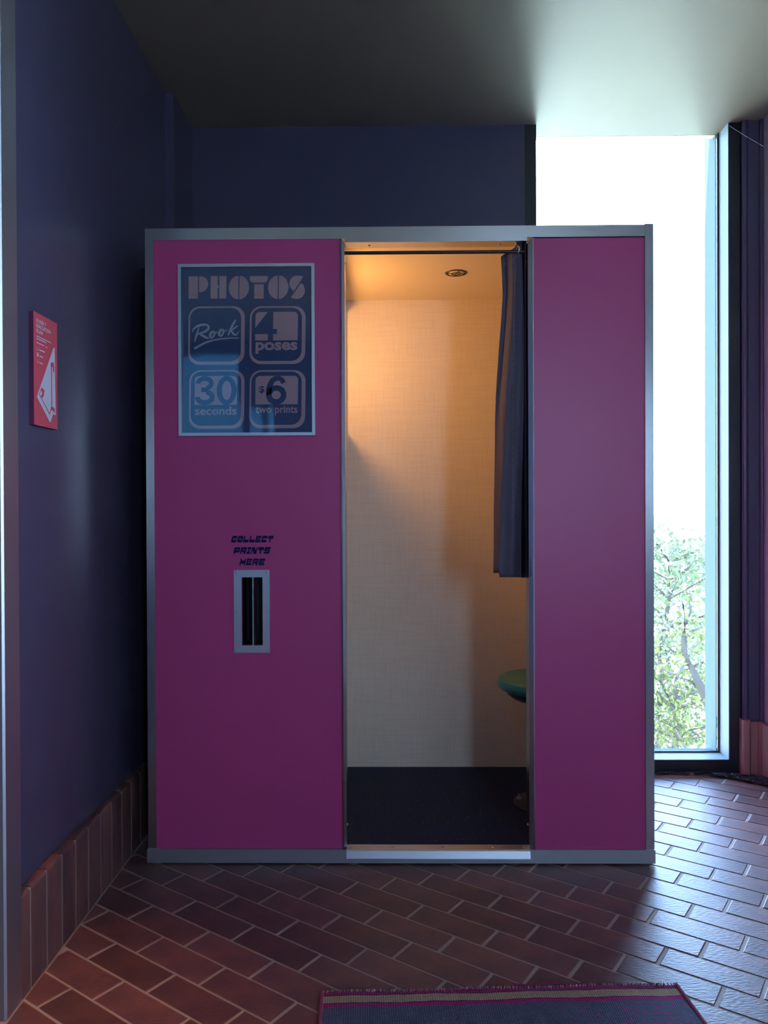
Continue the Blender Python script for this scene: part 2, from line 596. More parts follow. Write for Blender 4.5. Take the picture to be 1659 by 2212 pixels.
def paver(bm, poly, c, dz=0.0, tilt=(0, 0)):
    """prism with a worn chamfered top edge, centred on c"""
    n = len(poly)
    cx = sum(p[0] for p in poly) / n
    cy = sum(p[1] for p in poly) / n
    ch = 0.0014

    def ring(inset, z):
        r = []
        for p in poly:
            dx, dy = p[0] - cx, p[1] - cy
            d = math.hypot(dx, dy) or 1
            k = max(0.0, 1 - inset * 1.3 / d)
            x, y = cx + dx * k, cy + dy * k
            zz = z + (tilt[0] * (x - cx) + tilt[1] * (y - cy) if z > -0.01 else 0)
            r.append(bm.verts.new((x - c[0], y - c[1], zz + dz)))
        return r
    a, b, t = ring(0, -0.020), ring(0, -0.0010), ring(ch, 0.0)
    for p, q in ((a, b), (b, t)):
        for i in range(n):
            bm.faces.new((p[i], p[(i + 1) % n], q[(i + 1) % n], q[i]))
    bm.faces.new(t)


def area(poly):
    return abs(sum(poly[i][0] * poly[(i + 1) % len(poly)][1] - poly[(i + 1) % len(poly)][0] * poly[i][1] for i in range(len(poly)))) / 2


rng = random.Random(3)
full_mesh = None
rest = NB()
cells = []
for n in range(-70, 45):
    for k in range(-22, 22):
        uc = U0 + SH * n + DU * k - DU / 2
        vc = V0 + DV * n
        cx, cy = uc * UU[0] + vc * VV[0], uc * UU[1] + vc * VV[1]
        if not (XFAR - 0.2 < cx < XR + 0.2 and YREAR - 0.2 < cy < YB + 0.2):
            continue
        poly = []
        for su, sv in ((-1, -1), (1, -1), (1, 1), (-1, 1)):
            u, v = uc + su * TL / 2, vc + sv * TW / 2
            poly.append((u * UU[0] + v * VV[0], u * UU[1] + v * VV[1]))
        cells.append((cx, cy, poly))
for cx, cy, poly in cells:
    jit = rng.uniform(-0.0007, 0.0004)
    tl = (rng.uniform(-0.006, 0.006), rng.uniform(-0.006, 0.006))
    if cy > 1.42:
        p2 = clip(poly, XLB + 0.004, XR - 0.012, 1.30, YB - 0.004)
        if not p2 or area(p2) < 2e-4:
            continue
        if -0.70 < cx < 0.72 and cy > 2.55:
            continue                       # nothing of these shows under the booth
        if area(p2) > area(poly) * 0.999:
            if full_mesh is None:
                b2 = NB()
                paver(b2, poly, (cx, cy))
                bmesh.ops.recalc_face_normals(b2, faces=b2.faces)
                full_mesh = bpy.data.meshes.new('tile')
                b2.to_mesh(full_mesh)
                b2.free()
                full_mesh.materials.append(M_TILE)
            o = bpy.data.objects.new('tile', full_mesh)
            COL.objects.link(o)
            o.rotation_euler = (tl[0] * 0.5, tl[1] * 0.5, 0)
        else:
            b2 = NB()
            paver(b2, p2, (cx, cy), 0, tl)
            bmesh.ops.recalc_face_normals(b2, faces=b2.faces)
            me = bpy.data.meshes.new('tile')
            b2.to_mesh(me)
            b2.free()
            me.materials.append(M_TILE)
            o = bpy.data.objects.new('tile', me)
            COL.objects.link(o)
        o.parent = floor
        o.location = (cx, cy, jit)
    else:
        p2 = clip(poly, XFAR, XR - 0.012, YREAR, 1.55)
        if p2 and area(p2) > 2e-4:
            paver(rest, p2, (0, 0), jit, (0, 0))
ro = build('tile', rest, M_TILE, floor)
ro['kind'] = 'stuff'

ceiling = B('ceiling', (XFAR - 0.1, XR + 0.15, YREAR - 0.1, YB + 0.14, HC, HC + 0.25), M_CEIL)
struct(ceiling, 'smooth painted ceiling, bright near the window and dark at left', 'ceiling')

# left wall with its pilaster; it stops at the steel door casing
bm = NB()
prism(bm, [(XL, 1.66), (XL, 2.943), (-0.8365, 2.943), (-0.8365, YB), (-1.05, YB), (-1.05, 1.66)], 'z', 0, HC)
wl = build('wall_left', bm, M_WALL)
struct(wl, 'dark plum painted wall at left with a shallow pilaster', 'wall')
w = B('wall_corridor', (XFAR, -1.05, 1.66, 1.80, 0, HC), M_WALL)
struct(w, 'dark painted side wall beyond the steel door casing', 'wall')
w = B('wall_far_left', (XFAR - 0.1, XFAR, YREAR, 1.8, 0, HC), M_WALL)
struct(w, 'dark painted wall closing the lobby on the far left', 'wall')

# window wall: solid dark part left of the window
w = B('wall_back', (-1.05, 0.55, YB, YB + 0.12, 0, HC), M_WALL)
struct(w, 'dark painted wall above and behind the photo booth', 'wall')


def holed_wall(name, plane, face, thick, a0, a1, z0, z1, holes, m):
    """plane 'y': wall spans x ; plane 'x': wall spans y"""
    bm = NB()
    cuts = sorted(holes)
    cur = a0
    for h in cuts:
        segs = [(cur, h[0], z0, z1), (h[0], h[1], z0, h[2]), (h[0], h[1], h[3], z1)]
        cur = h[1]
        for s in segs:
            if plane == 'y':
                box(bm, s[0], s[1], face - thick, face, s[2], s[3])
            else:
                box(bm, face, face + thick, s[0], s[1], s[2], s[3])
    s = (cur, a1, z0, z1)
    if plane == 'y':
        box(bm, s[0], s[1], face - thick, face, s[2], s[3])
    else:
        box(bm, face, face + thick, s[0], s[1], s[2], s[3])
    return build(name, bm, m)


w = holed_wall('wall_rear', 'y', YREAR, 0.12, XFAR - 0.1, XR + 0.12, 0, HC, [R2, R3, R4], M_WALL)
struct(w, 'dark painted wall behind the viewer with three window openings', 'wall')
w = holed_wall('wall_right', 'x', XR, 0.12, YREAR, 3.207, 0, HC, [R5], M_WALLR_LIT)
struct(w, 'painted wall at the right edge meeting the window column', 'wall')
B('column_core', (1.441, XR + 0.12, 3.207, YB + 0.12, 0, HC), M_WALL, w)


# window_1, the tall one beside the booth
def root(name, loc, kind=None):
    o = empty(name, loc)
    if kind:
        o['kind'] = kind
    return o


w1 = root('window_1', (1.0, YB, 0))
struct(w1, 'floor to ceiling window at right with a black frame, beyond the booth', 'window')
bm = NB()
box(bm, 1.395, 1.441, YB, YB + 0.115, 0, HC)
build('frame', bm, M_BLACK, w1, bevel=0.0012)
bm = NB()
box(bm, 0.55, WX0, YB, YB + 0.12, 0, HC)
build('frame', bm, M_BLACK, w1, bevel=0.0012)
bm = NB()
box(bm, WX0, 1.395, YB, YB + 0.10, 0.0, WZ0 - 0.001)
build('frame', bm, M_BLACK, w1, bevel=0.0012)
# pale liner on the inside of the reveal
bm = NB()
box(bm, 1.3925, 1.395, YB + 0.003, YB + 0.105, WZ0, HC)
build('reveal_liner', bm, M_FRAMEPAINT, w1)['label'] = 'pale metal reveal of the right jamb'
bm = NB()
box(bm, WX0, 1.3925, YB + 0.003, YB + 0.105, WZ0 - 0.001, WZ0)
build('sill', bm, M_FRAMEPAINT, w1)['label'] = 'pale metal sill in front of the glass'
bm = NB()
box(bm, 1.386, 1.3925, YB + 0.094, YB + 0.104, WZ0, HC)
box(bm, WX0, 1.386, YB + 0.094, YB + 0.104, WZ0, WZ0 + 0.006)
build('gasket', bm, M_GASKET, w1)
bm = NB()
box(bm, 1.384, 1.398, YB + 0.110, YB + 0.225, -0.02, HC + 0.3)
box(bm, WX0 - 0.01, 1.384, YB + 0.110, YB + 0.16, -0.05, WZ0 - 0.002)
build('outer_fin', bm, M_FIN, w1)['label'] = 'pale outer fin beyond the glass'
bm = NB()
box(bm, WX0 - 0.01, 1.386, YB + 0.1045, YB + 0.1095, WZ0 - 0.02, HC)
build('pane', bm, M_GLASS, w1)


def simple_window(name, dims, plane, label):
    r = root(name, (0, 0, 0))
    struct(r, label, 'window')
    a0, a1, z0, z1 = dims
    t = 0.04
    for s in ((a0, a0 + t, z0, z1), (a1 - t, a1, z0, z1), (a0 + t, a1 - t, z0, z0 + t), (a0 + t, a1 - t, z1 - t, z1)):
        bm = NB()
        if plane == 'y':
            box(bm, s[0], s[1], YREAR - 0.08, YREAR - 0.02, s[2], s[3])
        else:
            box(bm, XR + 0.02, XR + 0.08, s[0], s[1], s[2], s[3])
        build('frame', bm, M_BLACK, r)
    bm = NB()
    if plane == 'y':
        box(bm, a0 + t, a1 - t, YREAR - 0.055, YREAR - 0.05, z0 + t, z1 - t)
    else:
        box(bm, XR + 0.05, XR + 0.055, a0 + t, a1 - t, z0 + t, z1 - t)
    build('pane', bm, M_GLASS if name in ('added_window_4', 'added_window_5') else M_TINTED, r)


simple_window('window_2', R2, 'y', 'upper window in the wall behind the viewer, seen reflected in the poster')
simple_window('window_3', R3, 'y', 'narrow low window behind the viewer, seen reflected in the poster')
simple_window('added_window_4', R4, 'y', 'unseen window added farthest right behind the viewer to light the booth front')
simple_window('added_window_5', R5, 'x', 'wide unseen window added in the right wall for blue fill light')

# the column between window and right wall: two soft rounded plum mouldings
def half_round(bm, x0, x1, y_face, y_back, z0, z1, n=8):
    pts = [(x0, y_back)]
    for i in range(n + 1):
        a = math.pi * i / n
        xm, r = (x0 + x1) / 2, (x1 - x0) / 2
        pts.append((xm - r * math.cos(a), y_face + r * 0.8 * (1 - math.sin(a))))
    pts.append((x1, y_back))
    prism(bm, pts, 'z', z0, z1)


bm = NB()
half_round(bm, 1.441, 1.466, 3.195, YB, 0.22, HC)
struct(build('trim_1', bm, M_WALL, None, True), 'rounded plum corner trim right of the window frame', 'trim')
bm = NB()
box(bm, 1.466, XR, 3.2, 3.209, 0.22, HC)
struct(build('trim_2', bm, M_WALL, None), 'flat plum column strip between window and right wall', 'trim')
bm = NB()
half_round(bm, 1.510, 1.530, 3.188, 3.207, 0.22, HC)
struct(build('trim_3', bm, M_WALL, None, True), 'slim rounded trim in the right corner', 'trim')

# brick baseboards: backing of grout, single upright bricks
bl = B('baseboard_left', (XL, XLB - 0.0022, 1.722, 2.943, 0, 0.231), M_GROUT)
struct(bl, 'upright brick baseboard along the left wall', 'baseboard')
joints = [1.7187, 1.7687, 1.8525, 1.9377, 2.0223, 2.1062, 2.1947, 2.2810, 2.3664, 2.4513, 2.539, 2.625, 2.711, 2.797, 2.883, 2.943]


def base_brick(bm, y0, y1, top):
    g = 0.0045
    # bullnose profile in x-z, extruded along y
    r = 0.012
    pts = [(XL + 0.001, 0.0), (XLB, 0.0), (XLB, top - r)]
    for i in range(1, 6):
        a = math.pi / 2 * i / 5
        pts.append((XLB - r + r * math.cos(a), top - r + r * math.sin(a)))
    pts.append((XL + 0.001, top))
    prism(bm, pts, 'y', y0 + g, y1 - g)


rng = random.Random(11)
for y0, y1 in zip(joints, joints[1:]):
    bm = NB()
    base_brick(bm, y0, y1, 0.2365 + rng.uniform(-0.001, 0.001))
    build('brick', bm, M_BASETILE, bl, True)

br = B('baseboard_right', (1.512, XR, YREAR, 3.19, 0, 0.215), M_GROUT)
struct(br, 'upright red brick baseboard at the foot of the right column and wall', 'baseboard')
bm = NB()
half_round(bm, 1.434, 1.4665, 3.176, YB - 0.001, 0, 0.2285)
build('brick', bm, M_BASETILE_LIT, br, True, bevel=0.002)
bm = NB()
box(bm, 1.4685, 1.5105, 3.186, 3.2, 0, 0.2205)
build('brick', bm, M_BASETILE_LIT, br, True, bevel=0.003)
bm = NB()
half_round(bm, 1.498, 1.524, 3.168, 3.196, 0, 0.223)
build('brick', bm, M_BASETILE_LIT, br, True, bevel=0.002)
y = 3.166
for k in range(24):
    bm = NB()
    box(bm, 1.502, XR - 0.001, y - 0.084, y, 0, 0.221)
    build('brick', bm, M_BASETILE_LIT, br, True, bevel=0.003)
    y -= 0.0875
    if y < 1.2:
        break

# steel door casing where the left wall ends
t = root('trim_4', (-0.87, 1.69, 0))
struct(t, 'brushed steel door casing at the left edge of the wall', 'door casing')
bm = NB()
prism(bm, [(XL - 0.002, 1.722), (XLB + 0.0005, 1.722), (XLB + 0.0005, 1.656), (XLB - 0.004, 1.652), (XLB - 0.0045, 1.652), (XLB - 0.0045, 1.66), (XL - 0.002, 1.66)], 'z', 0, HC)
build('casing', bm, M_STEELDOOR, t, bevel=0.001)
bm = NB()
prism(bm, [(XLB - 0.0048, 1.6525), (-1.20, 1.6525), (-1.20, 1.6595), (XLB - 0.0048, 1.6595)], 'z', 0, HC)
build('side_panel', bm, mat('dull_dark_steel', (0.16, 0.15, 0.16), 0.6, 0.4), t)

# ------------------------------------------------------------------ photo booth
BX0, BX1, BY, BD, BH = -0.771, 0.8035, 2.3885, 3.175, 1.9815
DX0, DX1 = -0.1505, 0.4175       # door opening
FZ = 0.050                        # booth floor level
IC = 1.955                        # interior ceiling
IBY = 3.140                       # interior back wall
PXX = -0.192                      # partition face
booth = empty('photo_booth', ((BX0 + BX1) / 2, (BY + BD) / 2, 0))
thing(booth, 'magenta photo booth with a brushed steel frame and open curtained doorway', 'photo booth')


def bp(name, dims, m, bevel=0.0, parent=None, label=None):
    o = B(name, dims, m, parent or booth, bevel)
    if label:
        o['label'] = label
    return o


# print slot opening in the left panel
SX0, SX1, SZ0, SZ1 = -0.4745, -0.4095, 0.6830, 0.8953
bm = NB()
PX0, PX1, PZ0, PZ1 = -0.7455, -0.1630, 0.048, 1.946
for d in ((PX0, SX0, PZ0, PZ1), (SX1, PX1, PZ0, PZ1), (SX0, SX1, PZ0, SZ0), (SX0, SX1, SZ1, PZ1)):
    box(bm, d[0], d[1], BY + 0.003, BY + 0.016, d[2], d[3])
bmesh.ops.remove_doubles(bm, verts=bm.verts, dist=1e-5)
lp = build('front_panel', bm, M_PINK, booth)
lp['label'] = 'wide magenta front panel left of the doorway'
rp = bp('front_panel', (0.4345, 0.7775, BY + 0.003, BY + 0.016, 0.048, 1.942), M_PINK, label='narrow magenta front panel right of the doorway')
bp('corner_post', (BX0, -0.7455, BY, BY + 0.05, 0.04, 1.978), M_STEELV, 0.0015)
bp('corner_post', (0.7775, BX1, BY - 0.0015, BY + 0.05, 0.04, BH + 0.001), M_STEELV, 0.0015)
bp('top_rail', (BX0 + 0.0003, 0.779, BY - 0.0008, BY + 0.05, 1.9445, BH - 0.001), M_STEEL, 0.0015)
bp('bottom_rail', (BX0 - 0.003, BX1 + 0.002, BY - 0.005, BY + 0.05, 0.0055, 0.0475), M_STEELLOW, 0.0015)
bp('side_panel', (BX0 + 0.001, BX0 + 0.014, BY + 0.05, BD, 0.012, BH - 0.008), M_PINK)
bp('side_panel', (BX1 - 0.014, BX1 - 0.001, BY + 0.05, BD, 0.012, BH - 0.008), M_PINK)
bp('corner_post', (BX1 - 0.026, BX1, BD - 0.02, BD, 0.012, BH), M_STEELV, 0.0015)
bp('corner_post', (BX0, BX0 + 0.026, BD - 0.02, BD, 0.012, BH), M_STEELV, 0.0015)
bp('roof_panel', (BX0 + 0.002, BX1 - 0.002, BY + 0.05, BD, IC + 0.010, BH - 0.004), M_BLACK)
bp('back_panel', (BX0 + 0.014, BX1 - 0.014, IBY + 0.012, BD - 0.001, 0.012, IC + 0.01), M_BLACK)
bp('base_deck', (BX0 + 0.014, BX1 - 0.014, BY + 0.05, IBY + 0.012, 0.012, FZ - 0.006), M_BLACK)
# interior
bp('interior_floor', (PXX, BX1 - 0.015, BY + 0.02, IBY, FZ - 0.006, FZ), M_RUBBERFLOOR)
bp('interior_back_wall', (PXX - 0.01, BX1 - 0.015, IBY, IBY + 0.011, FZ, IC), M_CREAM)
bp('interior_side_wall', (BX1 - 0.027, BX1 - 0.015, BY + 0.05, IBY, FZ, IC), M_CREAM)
bp('interior_ceiling', (PXX - 0.26, BX1 - 0.015, BY + 0.05, IBY + 0.011, IC, IC + 0.009), M_CREAMCEIL)
bp('interior_front_wall', (0.4350, BX1 - 0.028, BY + 0.017, BY + 0.030, FZ, IC), M_CREAM)
# machine partition with the lamp recess
LY0, LY1, LZ0, LZ1 = 2.56, 3.128, 1.42, 1.90
bm = NB()
for d in ((BY + 0.05, LY0, FZ, IC), (LY1, IBY, FZ, IC), (LY0, LY1, FZ, LZ0), (LY0, LY1, LZ1, IC)):
    box(bm, PXX - 0.010, PXX, d[0], d[1], d[2], d[3])
bmesh.ops.remove_doubles(bm, verts=bm.verts, dist=1e-5)
part = build('machine_partition', bm, M_CREAM, booth)
bm = NB()
RX = PXX - 0.19
box(bm, RX, PXX - 0.010, LY0 - 0.006, LY0, LZ0 - 0.006, LZ1 + 0.006)
box(bm, RX, PXX - 0.010, LY1, LY1 + 0.006, LZ0 - 0.006, LZ1 + 0.006)
box(bm, RX, PXX - 0.010, LY0, LY1, LZ0 - 0.006, LZ0)
box(bm, RX, PXX - 0.010, LY0, LY1, LZ1, LZ1 + 0.006)
box(bm, RX - 0.006, RX, LY0 - 0.006, LY1 + 0.006, LZ0 - 0.006, LZ1 + 0.006)
build('lamp_recess', bm, M_BLACK, booth)
bm = NB()
box(bm, RX + 0.001, RX + 0.020, LY0 + 0.05, LY1 - 0.24, LZ0 + 0.14, LZ1 - 0.10)
build('booth_lamp', bm, M_LAMP, booth)['label'] = 'glowing warm lamp behind the partition'

# doorway trim: mitred steel channel, sides and head
def jamb(xo, xi, side):
    bm = NB()
    prism(bm, [(xo, BY - 0.0045), (xo + side * 0.004, BY - 0.0065), (xi, BY - 0.0005), (xi, BY + 0.052), (xi - side * 0.0025, BY + 0.052), (xi - side * 0.0025, BY + 0.003), (xo, BY + 0.0025)], 'z', 0.0485, 1.9455)
    # mitre at the top
    for v in bm.verts:
        if v.co.z > 1.9:
            v.co.z = 1.9455 if abs(v.co.x - xo) < 0.001 else 1.9455 - abs(v.co.x - xo) * 0.9
    return build('door_jamb', bm, M_STEELV, booth)


j1 = jamb(-0.1625, DX0 + 0.0005, 1)
j2 = jamb(0.4347, DX1, -1)
bm = NB()
box(bm, DX0 + 0.003, DX1 - 0.002, BY + 0.001, BY + 0.052, 1.9330, 1.9360)
box(bm, DX0 + 0.003, DX1 - 0.002, BY - 0.0015, BY + 0.002, 1.9330, 1.9450)
head = build('door_head', bm, M_STEEL, booth)


def screw(parent, c, axis, r=0.004, m=None, label=None):
    bm = NB()
    s = {'y': -1, 'x+': 1, 'x-': -1, 'z': 1, 'z-': -1}[axis]
    ax = axis[0]
    lathe(bm, [(r, 0), (r, s * r * 0.25), (r * 0.6, s * r * 0.6), (r * 0.18, s * r * 0.7)], c, ax, 12)
    return build('screw', bm, m or M_ALU, parent, True)


for z in (1.878, 1.01, 0.112):
    screw(j1, (DX0 + 0.0005, BY + 0.03, z), 'x+')
    screw(j2, (DX1, BY + 0.03, z), 'x-')
for x in (-0.074, 0.335, 0.388):
    screw(head, (x, BY + 0.03, 1.933), 'z-')
# threshold with a sloped top and five screws
bm = NB()
prism(bm, [(BY - 0.0225, 0.0255), (BY - 0.0225, 0.0275), (BY - 0.0175, 0.0490), (BY - 0.0145, 0.0525), (BY + 0.010, 0.0570), (BY + 0.014, 0.0560), (BY + 0.020, FZ), (BY - 0.0050, FZ - 0.003), (BY - 0.0050, 0.0255)], 'x', DX0, DX1 - 0.0005)
th = build('threshold', bm, M_SATIN, booth)
for x in (-0.138, -0.006, 0.148, 0.302, 0.401):
    screw(th, (x, BY - 0.002, 0.0547), 'z', 0.005)
# curtain rod with end sockets
bm = NB()
tube(bm, [(DX0 - 0.002, BY + 0.026, 1.9085), (DX1 + 0.003, BY + 0.026, 1.9085)], 0.0055, 12)
rod = build('curtain_rod', bm, M_BLACK, booth, True)
# levelling feet
for x in (-0.745, -0.13, 0.37, 0.775):
    bm = NB()
    lathe(bm, [(0.017, 0.0), (0.018, 0.003), (0.006, 0.0055), (0.006, 0.012)], (x, BY + 0.012, 0.0), 'z', 16)
    build('levelling_foot', bm, M_ALU, booth, True)
for x in (-0.745, 0.775):
    bm = NB()
    lathe(bm, [(0.017, 0.0), (0.018, 0.003), (0.006, 0.0055), (0.006, 0.012)], (x, BD - 0.03, 0.0), 'z', 16)
    build('levelling_foot', bm, M_ALU, booth, True)
# round vent in the interior ceiling
VC = (0.228, 2.780, IC)
bm = NB()
lathe(bm, [(0.040, 0.0), (0.039, -0.0022), (0.033, -0.0028), (0.033, -0.0012)], VC, 'z', 32)
vent = build('ceiling_vent', bm, M_BLACK, booth, True)
bm = NB()
lathe(bm, [(0.0290, -0.0012), (0.027, -0.0026), (0.010, -0.0030)], VC, 'z', 32)
build('lens', bm, M_CREAMCEIL, vent, True)
bm = NB()
for a in (0.2, 0.2 + math.pi / 2):
    d = Vector((math.cos(a), math.sin(a), 0))
    tube(bm, [Vector(VC) - d * 0.033 + Vector((0, 0, -0.0032)), Vector(VC) + Vector((0, 0, -0.0042)), Vector(VC) + d * 0.033 + Vector((0, 0, -0.0032))], 0.0013, 6)
ringp = [(VC[0] + 0.017 * math.cos(i * math.pi / 12), VC[1] + 0.017 * math.sin(i * math.pi / 12), IC - 0.0040) for i in range(25)]
tube(bm, ringp, 0.0013, 6)
build('wire_guard', bm, M_BLACK, vent)

# print delivery slot
bm = NB()
QX0, QX1, QZ0, QZ1 = -0.4990, -0.3875, 0.6600, 0.9183
for d in ((QX0, SX0, QZ0, QZ1), (SX1, QX1, QZ0, QZ1), (SX0, SX1, QZ0, SZ0), (SX0, SX1, SZ1, QZ1)):
    box(bm, d[0], d[1], BY - 0.0005, BY + 0.003, d[2], d[3])
bmesh.ops.remove_doubles(bm, verts=bm.verts, dist=1e-5)
plate = build('slot_plate', bm, M_ALU, booth)
plate['label'] = 'riveted metal plate around the print slot'
for x in (QX0 + 0.0085, QX1 - 0.0095):
    for z in (QZ1 - 0.0085, (QZ0 + QZ1) / 2, QZ0 + 0.0075):
        screw(plate, (x, BY - 0.0005, z), 'y', 0.0036)
bp('slot_divider', (-0.4412, -0.4376, BY - 0.0003, BY + 0.060, SZ0, SZ1), M_ALU)
bm = NB()
e = 0.004
box(bm, SX0 - e, SX0, BY + 0.016, BY + 0.09, SZ0 - e, SZ1 + e)
box(bm, SX1, SX1 + e, BY + 0.016, BY + 0.09, SZ0 - e, SZ1 + e)
box(bm, SX0, SX1, BY + 0.016, BY + 0.09, SZ0 - e, SZ0)
box(bm, SX0, SX1, BY + 0.016, BY + 0.09, SZ1, SZ1 + e)
box(bm, SX0 - e, SX1 + e, BY + 0.09, BY + 0.094, SZ0 - e, SZ1 + e)
build('print_chute', bm, M_DARK, booth)


# --- flat print helpers: polygons on the plane y = const
def poly_face(bm, pts, y):
    vs = [bm.verts.new((p[0], y, p[1])) for p in pts]
    try:
        bm.faces.new(vs)
    except ValueError:
        pass


def slab(bm, pts, y, d=0.0004):
    """flat print with a hair of thickness, front face at y"""
    A = [bm.verts.new((p[0], y, p[1])) for p in pts]
    bm.faces.new(A)


def arc(cx, cz, rx, rz, a0, a1, n=16):
    return [(cx + rx * math.cos(math.radians(a0 + (a1 - a0) * i / n)), cz + rz * math.sin(math.radians(a0 + (a1 - a0) * i / n))) for i in range(n + 1)]


# reverse contrast slanted capitals: thick bars, thin uprights (unit boxes)
LETTERS = {
    'C': [[(.14, 1), (.86, 1), (1, .88), (1, .60), (.30, .60), (.24, .54), (.24, .46), (.30, .40), (1, .40), (1, .14), (.84, 0), (.14, 0), (0, .12), (0, .88)]],
    'O': [[(.14, 1), (.86, 1), (1, .86), (1, .57), (.0, .57), (0, .86)], [(0, .57), (.22, .57), (.22, .43), (0, .43)], [(.78, .57), (1, .57), (1, .43), (.78, .43)], [(0, .43), (1, .43), (1, .14), (.86, 0), (.14, 0), (0, .14)]],
    'L': [[(0, 0), (1, 0), (1, .46), (.26, .42), (.24, 1), (0, 1)]],
    'E': [[(0, 0), (1, 0), (1, .33), (.24, .33), (.24, .39), (.9, .39), (.9, .60), (.24, .60), (.24, .66), (1, .66), (1, 1), (0, 1)]],
    'T': [[(0, 1), (1, 1), (1, .54), (.64, .54), (.64, 0), (.38, 0), (.38, .54), (0, .54)]],
    'P': [[(0, 0), (.24, 0), (.24, .20), (.86, .20), (1, .32), (1, .88), (.86, 1), (0, 1)]],
    'R': [[(0, 0), (.24, 0), (.24, .30), (.50, .30), (.64, 0), (1, 0), (.90, .32), (1, .44), (1, .88), (.86, 1), (0, 1)]],
    'I': [[(0, 0), (1, 0), (1, .34), (.68, .34), (.68, .66), (1, .66), (1, 1), (0, 1), (0, .66), (.32, .66), (.32, .34), (0, .34)]],
    'N': [[(0, 0), (.20, 0), (.20, .50), (.52, 0), (1, 0), (1, 1), (.80, 1), (.80, .46), (.48, 1), (0, 1)]],
    'S': [[(.14, 1), (1, 1), (1, .68), (.28, .68), (.28, .63), (.86, .63), (1, .52), (1, .12), (.86, 0), (0, 0), (0, .32), (.74, .32), (.74, .37), (.14, .37), (0, .48), (0, .88)]],
    'H': [[(0, 0), (.24, 0), (.24, .22), (.76, .22), (.76, 0), (1, 0), (1, 1), (.76, 1), (.76, .72), (.24, .72), (.24, 1), (0, 1)]],
}


def slant_word(bm, word, x0, x1, z0, z1, y):
    n = len(word)
    wts = [0.62 if ch == 'I' else 1.0 for ch in word]
    tot = sum(wts) + 0.12 * (n - 1)
    sh = (z1 - z0) * 0.26
    unit = (x1 - x0 - sh) / tot
    x = x0
    for ch, wt in zip(word, wts):
        for pl in LETTERS[ch]:
            pts = [(x + p[0] * unit * wt + p[1] * sh, z0 + p[1] * (z1 - z0)) for p in pl]
            slab(bm, pts, y)
        x += unit * (wt + 0.12)


bm = NB()


# three lines, placed from their measured boxes
slant_word(bm, 'COLLECT', -0.5085, -0.3735, 1.0035, 1.0245, BY + 0.0026)
slant_word(bm, 'PRINTS', -0.5010, -0.3830, 0.9680, 0.9890, BY + 0.0026)
slant_word(bm, 'HERE', -0.4825, -0.4000, 0.9325, 0.9535, BY + 0.0026)
# counters of P and R cut by small magenta bars would need holes: drawn as thin print of the panel colour
txt = build('lettering', bm, M_INK, lp)
txt['label'] = 'navy slanted capitals COLLECT PRINTS HERE'
def counter(word, idx, x0, x1, z0, z1):
    n = len(word)
    wts = [0.62 if ch == 'I' else 1.0 for ch in word]
    tot = sum(wts) + 0.12 * (n - 1)
    sh = (z1 - z0) * 0.26
    unit = (x1 - x0 - sh) / tot
    x = x0 + sum((wts[i] + 0.12) * unit for i in range(idx))
    pts = [(x + a * unit + b * sh, z0 + b * (z1 - z0)) for a, b in ((.24, .58), (.80, .58), (.84, .62), (.80, .66), (.24, .66))]
    bm = NB()
    slab(bm, pts, BY + 0.0023)
    build('letter_counter', bm, M_PINK, lp)


counter('PRINTS', 0, -0.5010, -0.3830, 0.9680, 0.9890)
counter('PRINTS', 1, -0.5010, -0.3830, 0.9680, 0.9890)
counter('HERE', 2, -0.4825, -0.4000, 0.9325, 0.9535)

# ------------------------------------------------------------------ framed poster
PL, PR, PT, PB = -0.6663, -0.2424, 1.8676, 1.3353
poster = empty('framed_poster', ((PL + PR) / 2, BY, PB))
thing(poster, 'navy PHOTOS price poster in a thin metal frame on the booth front', 'poster')
FW = 0.0095
Y0, Y1 = BY - 0.0095, BY + 0.0025
for pts in ([(PL, PT), (PR, PT), (PR - FW, PT - FW), (PL + FW, PT - FW)], [(PL, PB), (PR, PB), (PR - FW, PB + FW), (PL + FW, PB + FW)],
            [(PL, PB), (PL, PT), (PL + FW, PT - FW), (PL + FW, PB + FW)], [(PR, PB), (PR, PT), (PR - FW, PT - FW), (PR - FW, PB + FW)]):
    bm = NB()
    prism(bm, pts, 'y', Y0, Y1)
    build('frame_rail', bm, M_ALU, poster, bevel=0.0010)
YP = BY - 0.0010
bm = NB()
box(bm, PL + FW, PR - FW, YP, BY + 0.0024, PB + FW, PT - FW)
sheet_o = build('printed_sheet', bm, M_POSTER, poster)
bm = NB()
box(bm, PL + FW, PR - FW, BY - 0.0060, BY - 0.0040, PB + FW, PT - FW)
build('clear_cover', bm, M_ACRYLIC, poster)


def Z(x, y):      # measured poster units (see the proportions of the original print) -> booth front
    t = (y - 105.0) / 1866.0
    u = (x - (68 + 32 * t)) / 1484.0
    return (PL + u * (PR - PL), PT - t * (PT - PB))


def zp(pts):
    return [Z(*p) for p in pts]


L1, L2, L3 = YP - 0.0004, YP - 0.0008, YP - 0.0012
bm = NB()
R_ = lambda x0, y0, x1, y1: zp([(x0, y0), (x1, y0), (x1, y1), (x0, y1)])
slab(bm, R_(182, 232, 285, 475), L1)
slab(bm, zp([(297, 232), (312, 232)] + arc(312, 318.5, 84, 86.5, -90, 90, 20) + [(297, 405)]), L1)
slab(bm, R_(423, 232, 500, 475), L1)
slab(bm, R_(499, 334, 512, 356), L1)
slab(bm, R_(518, 232, 595, 475), L1)
for cx, g in ((731, 6), (1160, 6)):
    slab(bm, zp(arc(cx - g, 357, 105, 127, 90, 270, 24)), L1)
    slab(bm, zp(arc(cx + g, 357, 105, 127, -90, 90, 24)), L1)
slab(bm, zp([(850, 235), (1045, 235), (1045, 270), (1036, 292), (1016, 305), (882, 305), (860, 292), (850, 272)]), L1)
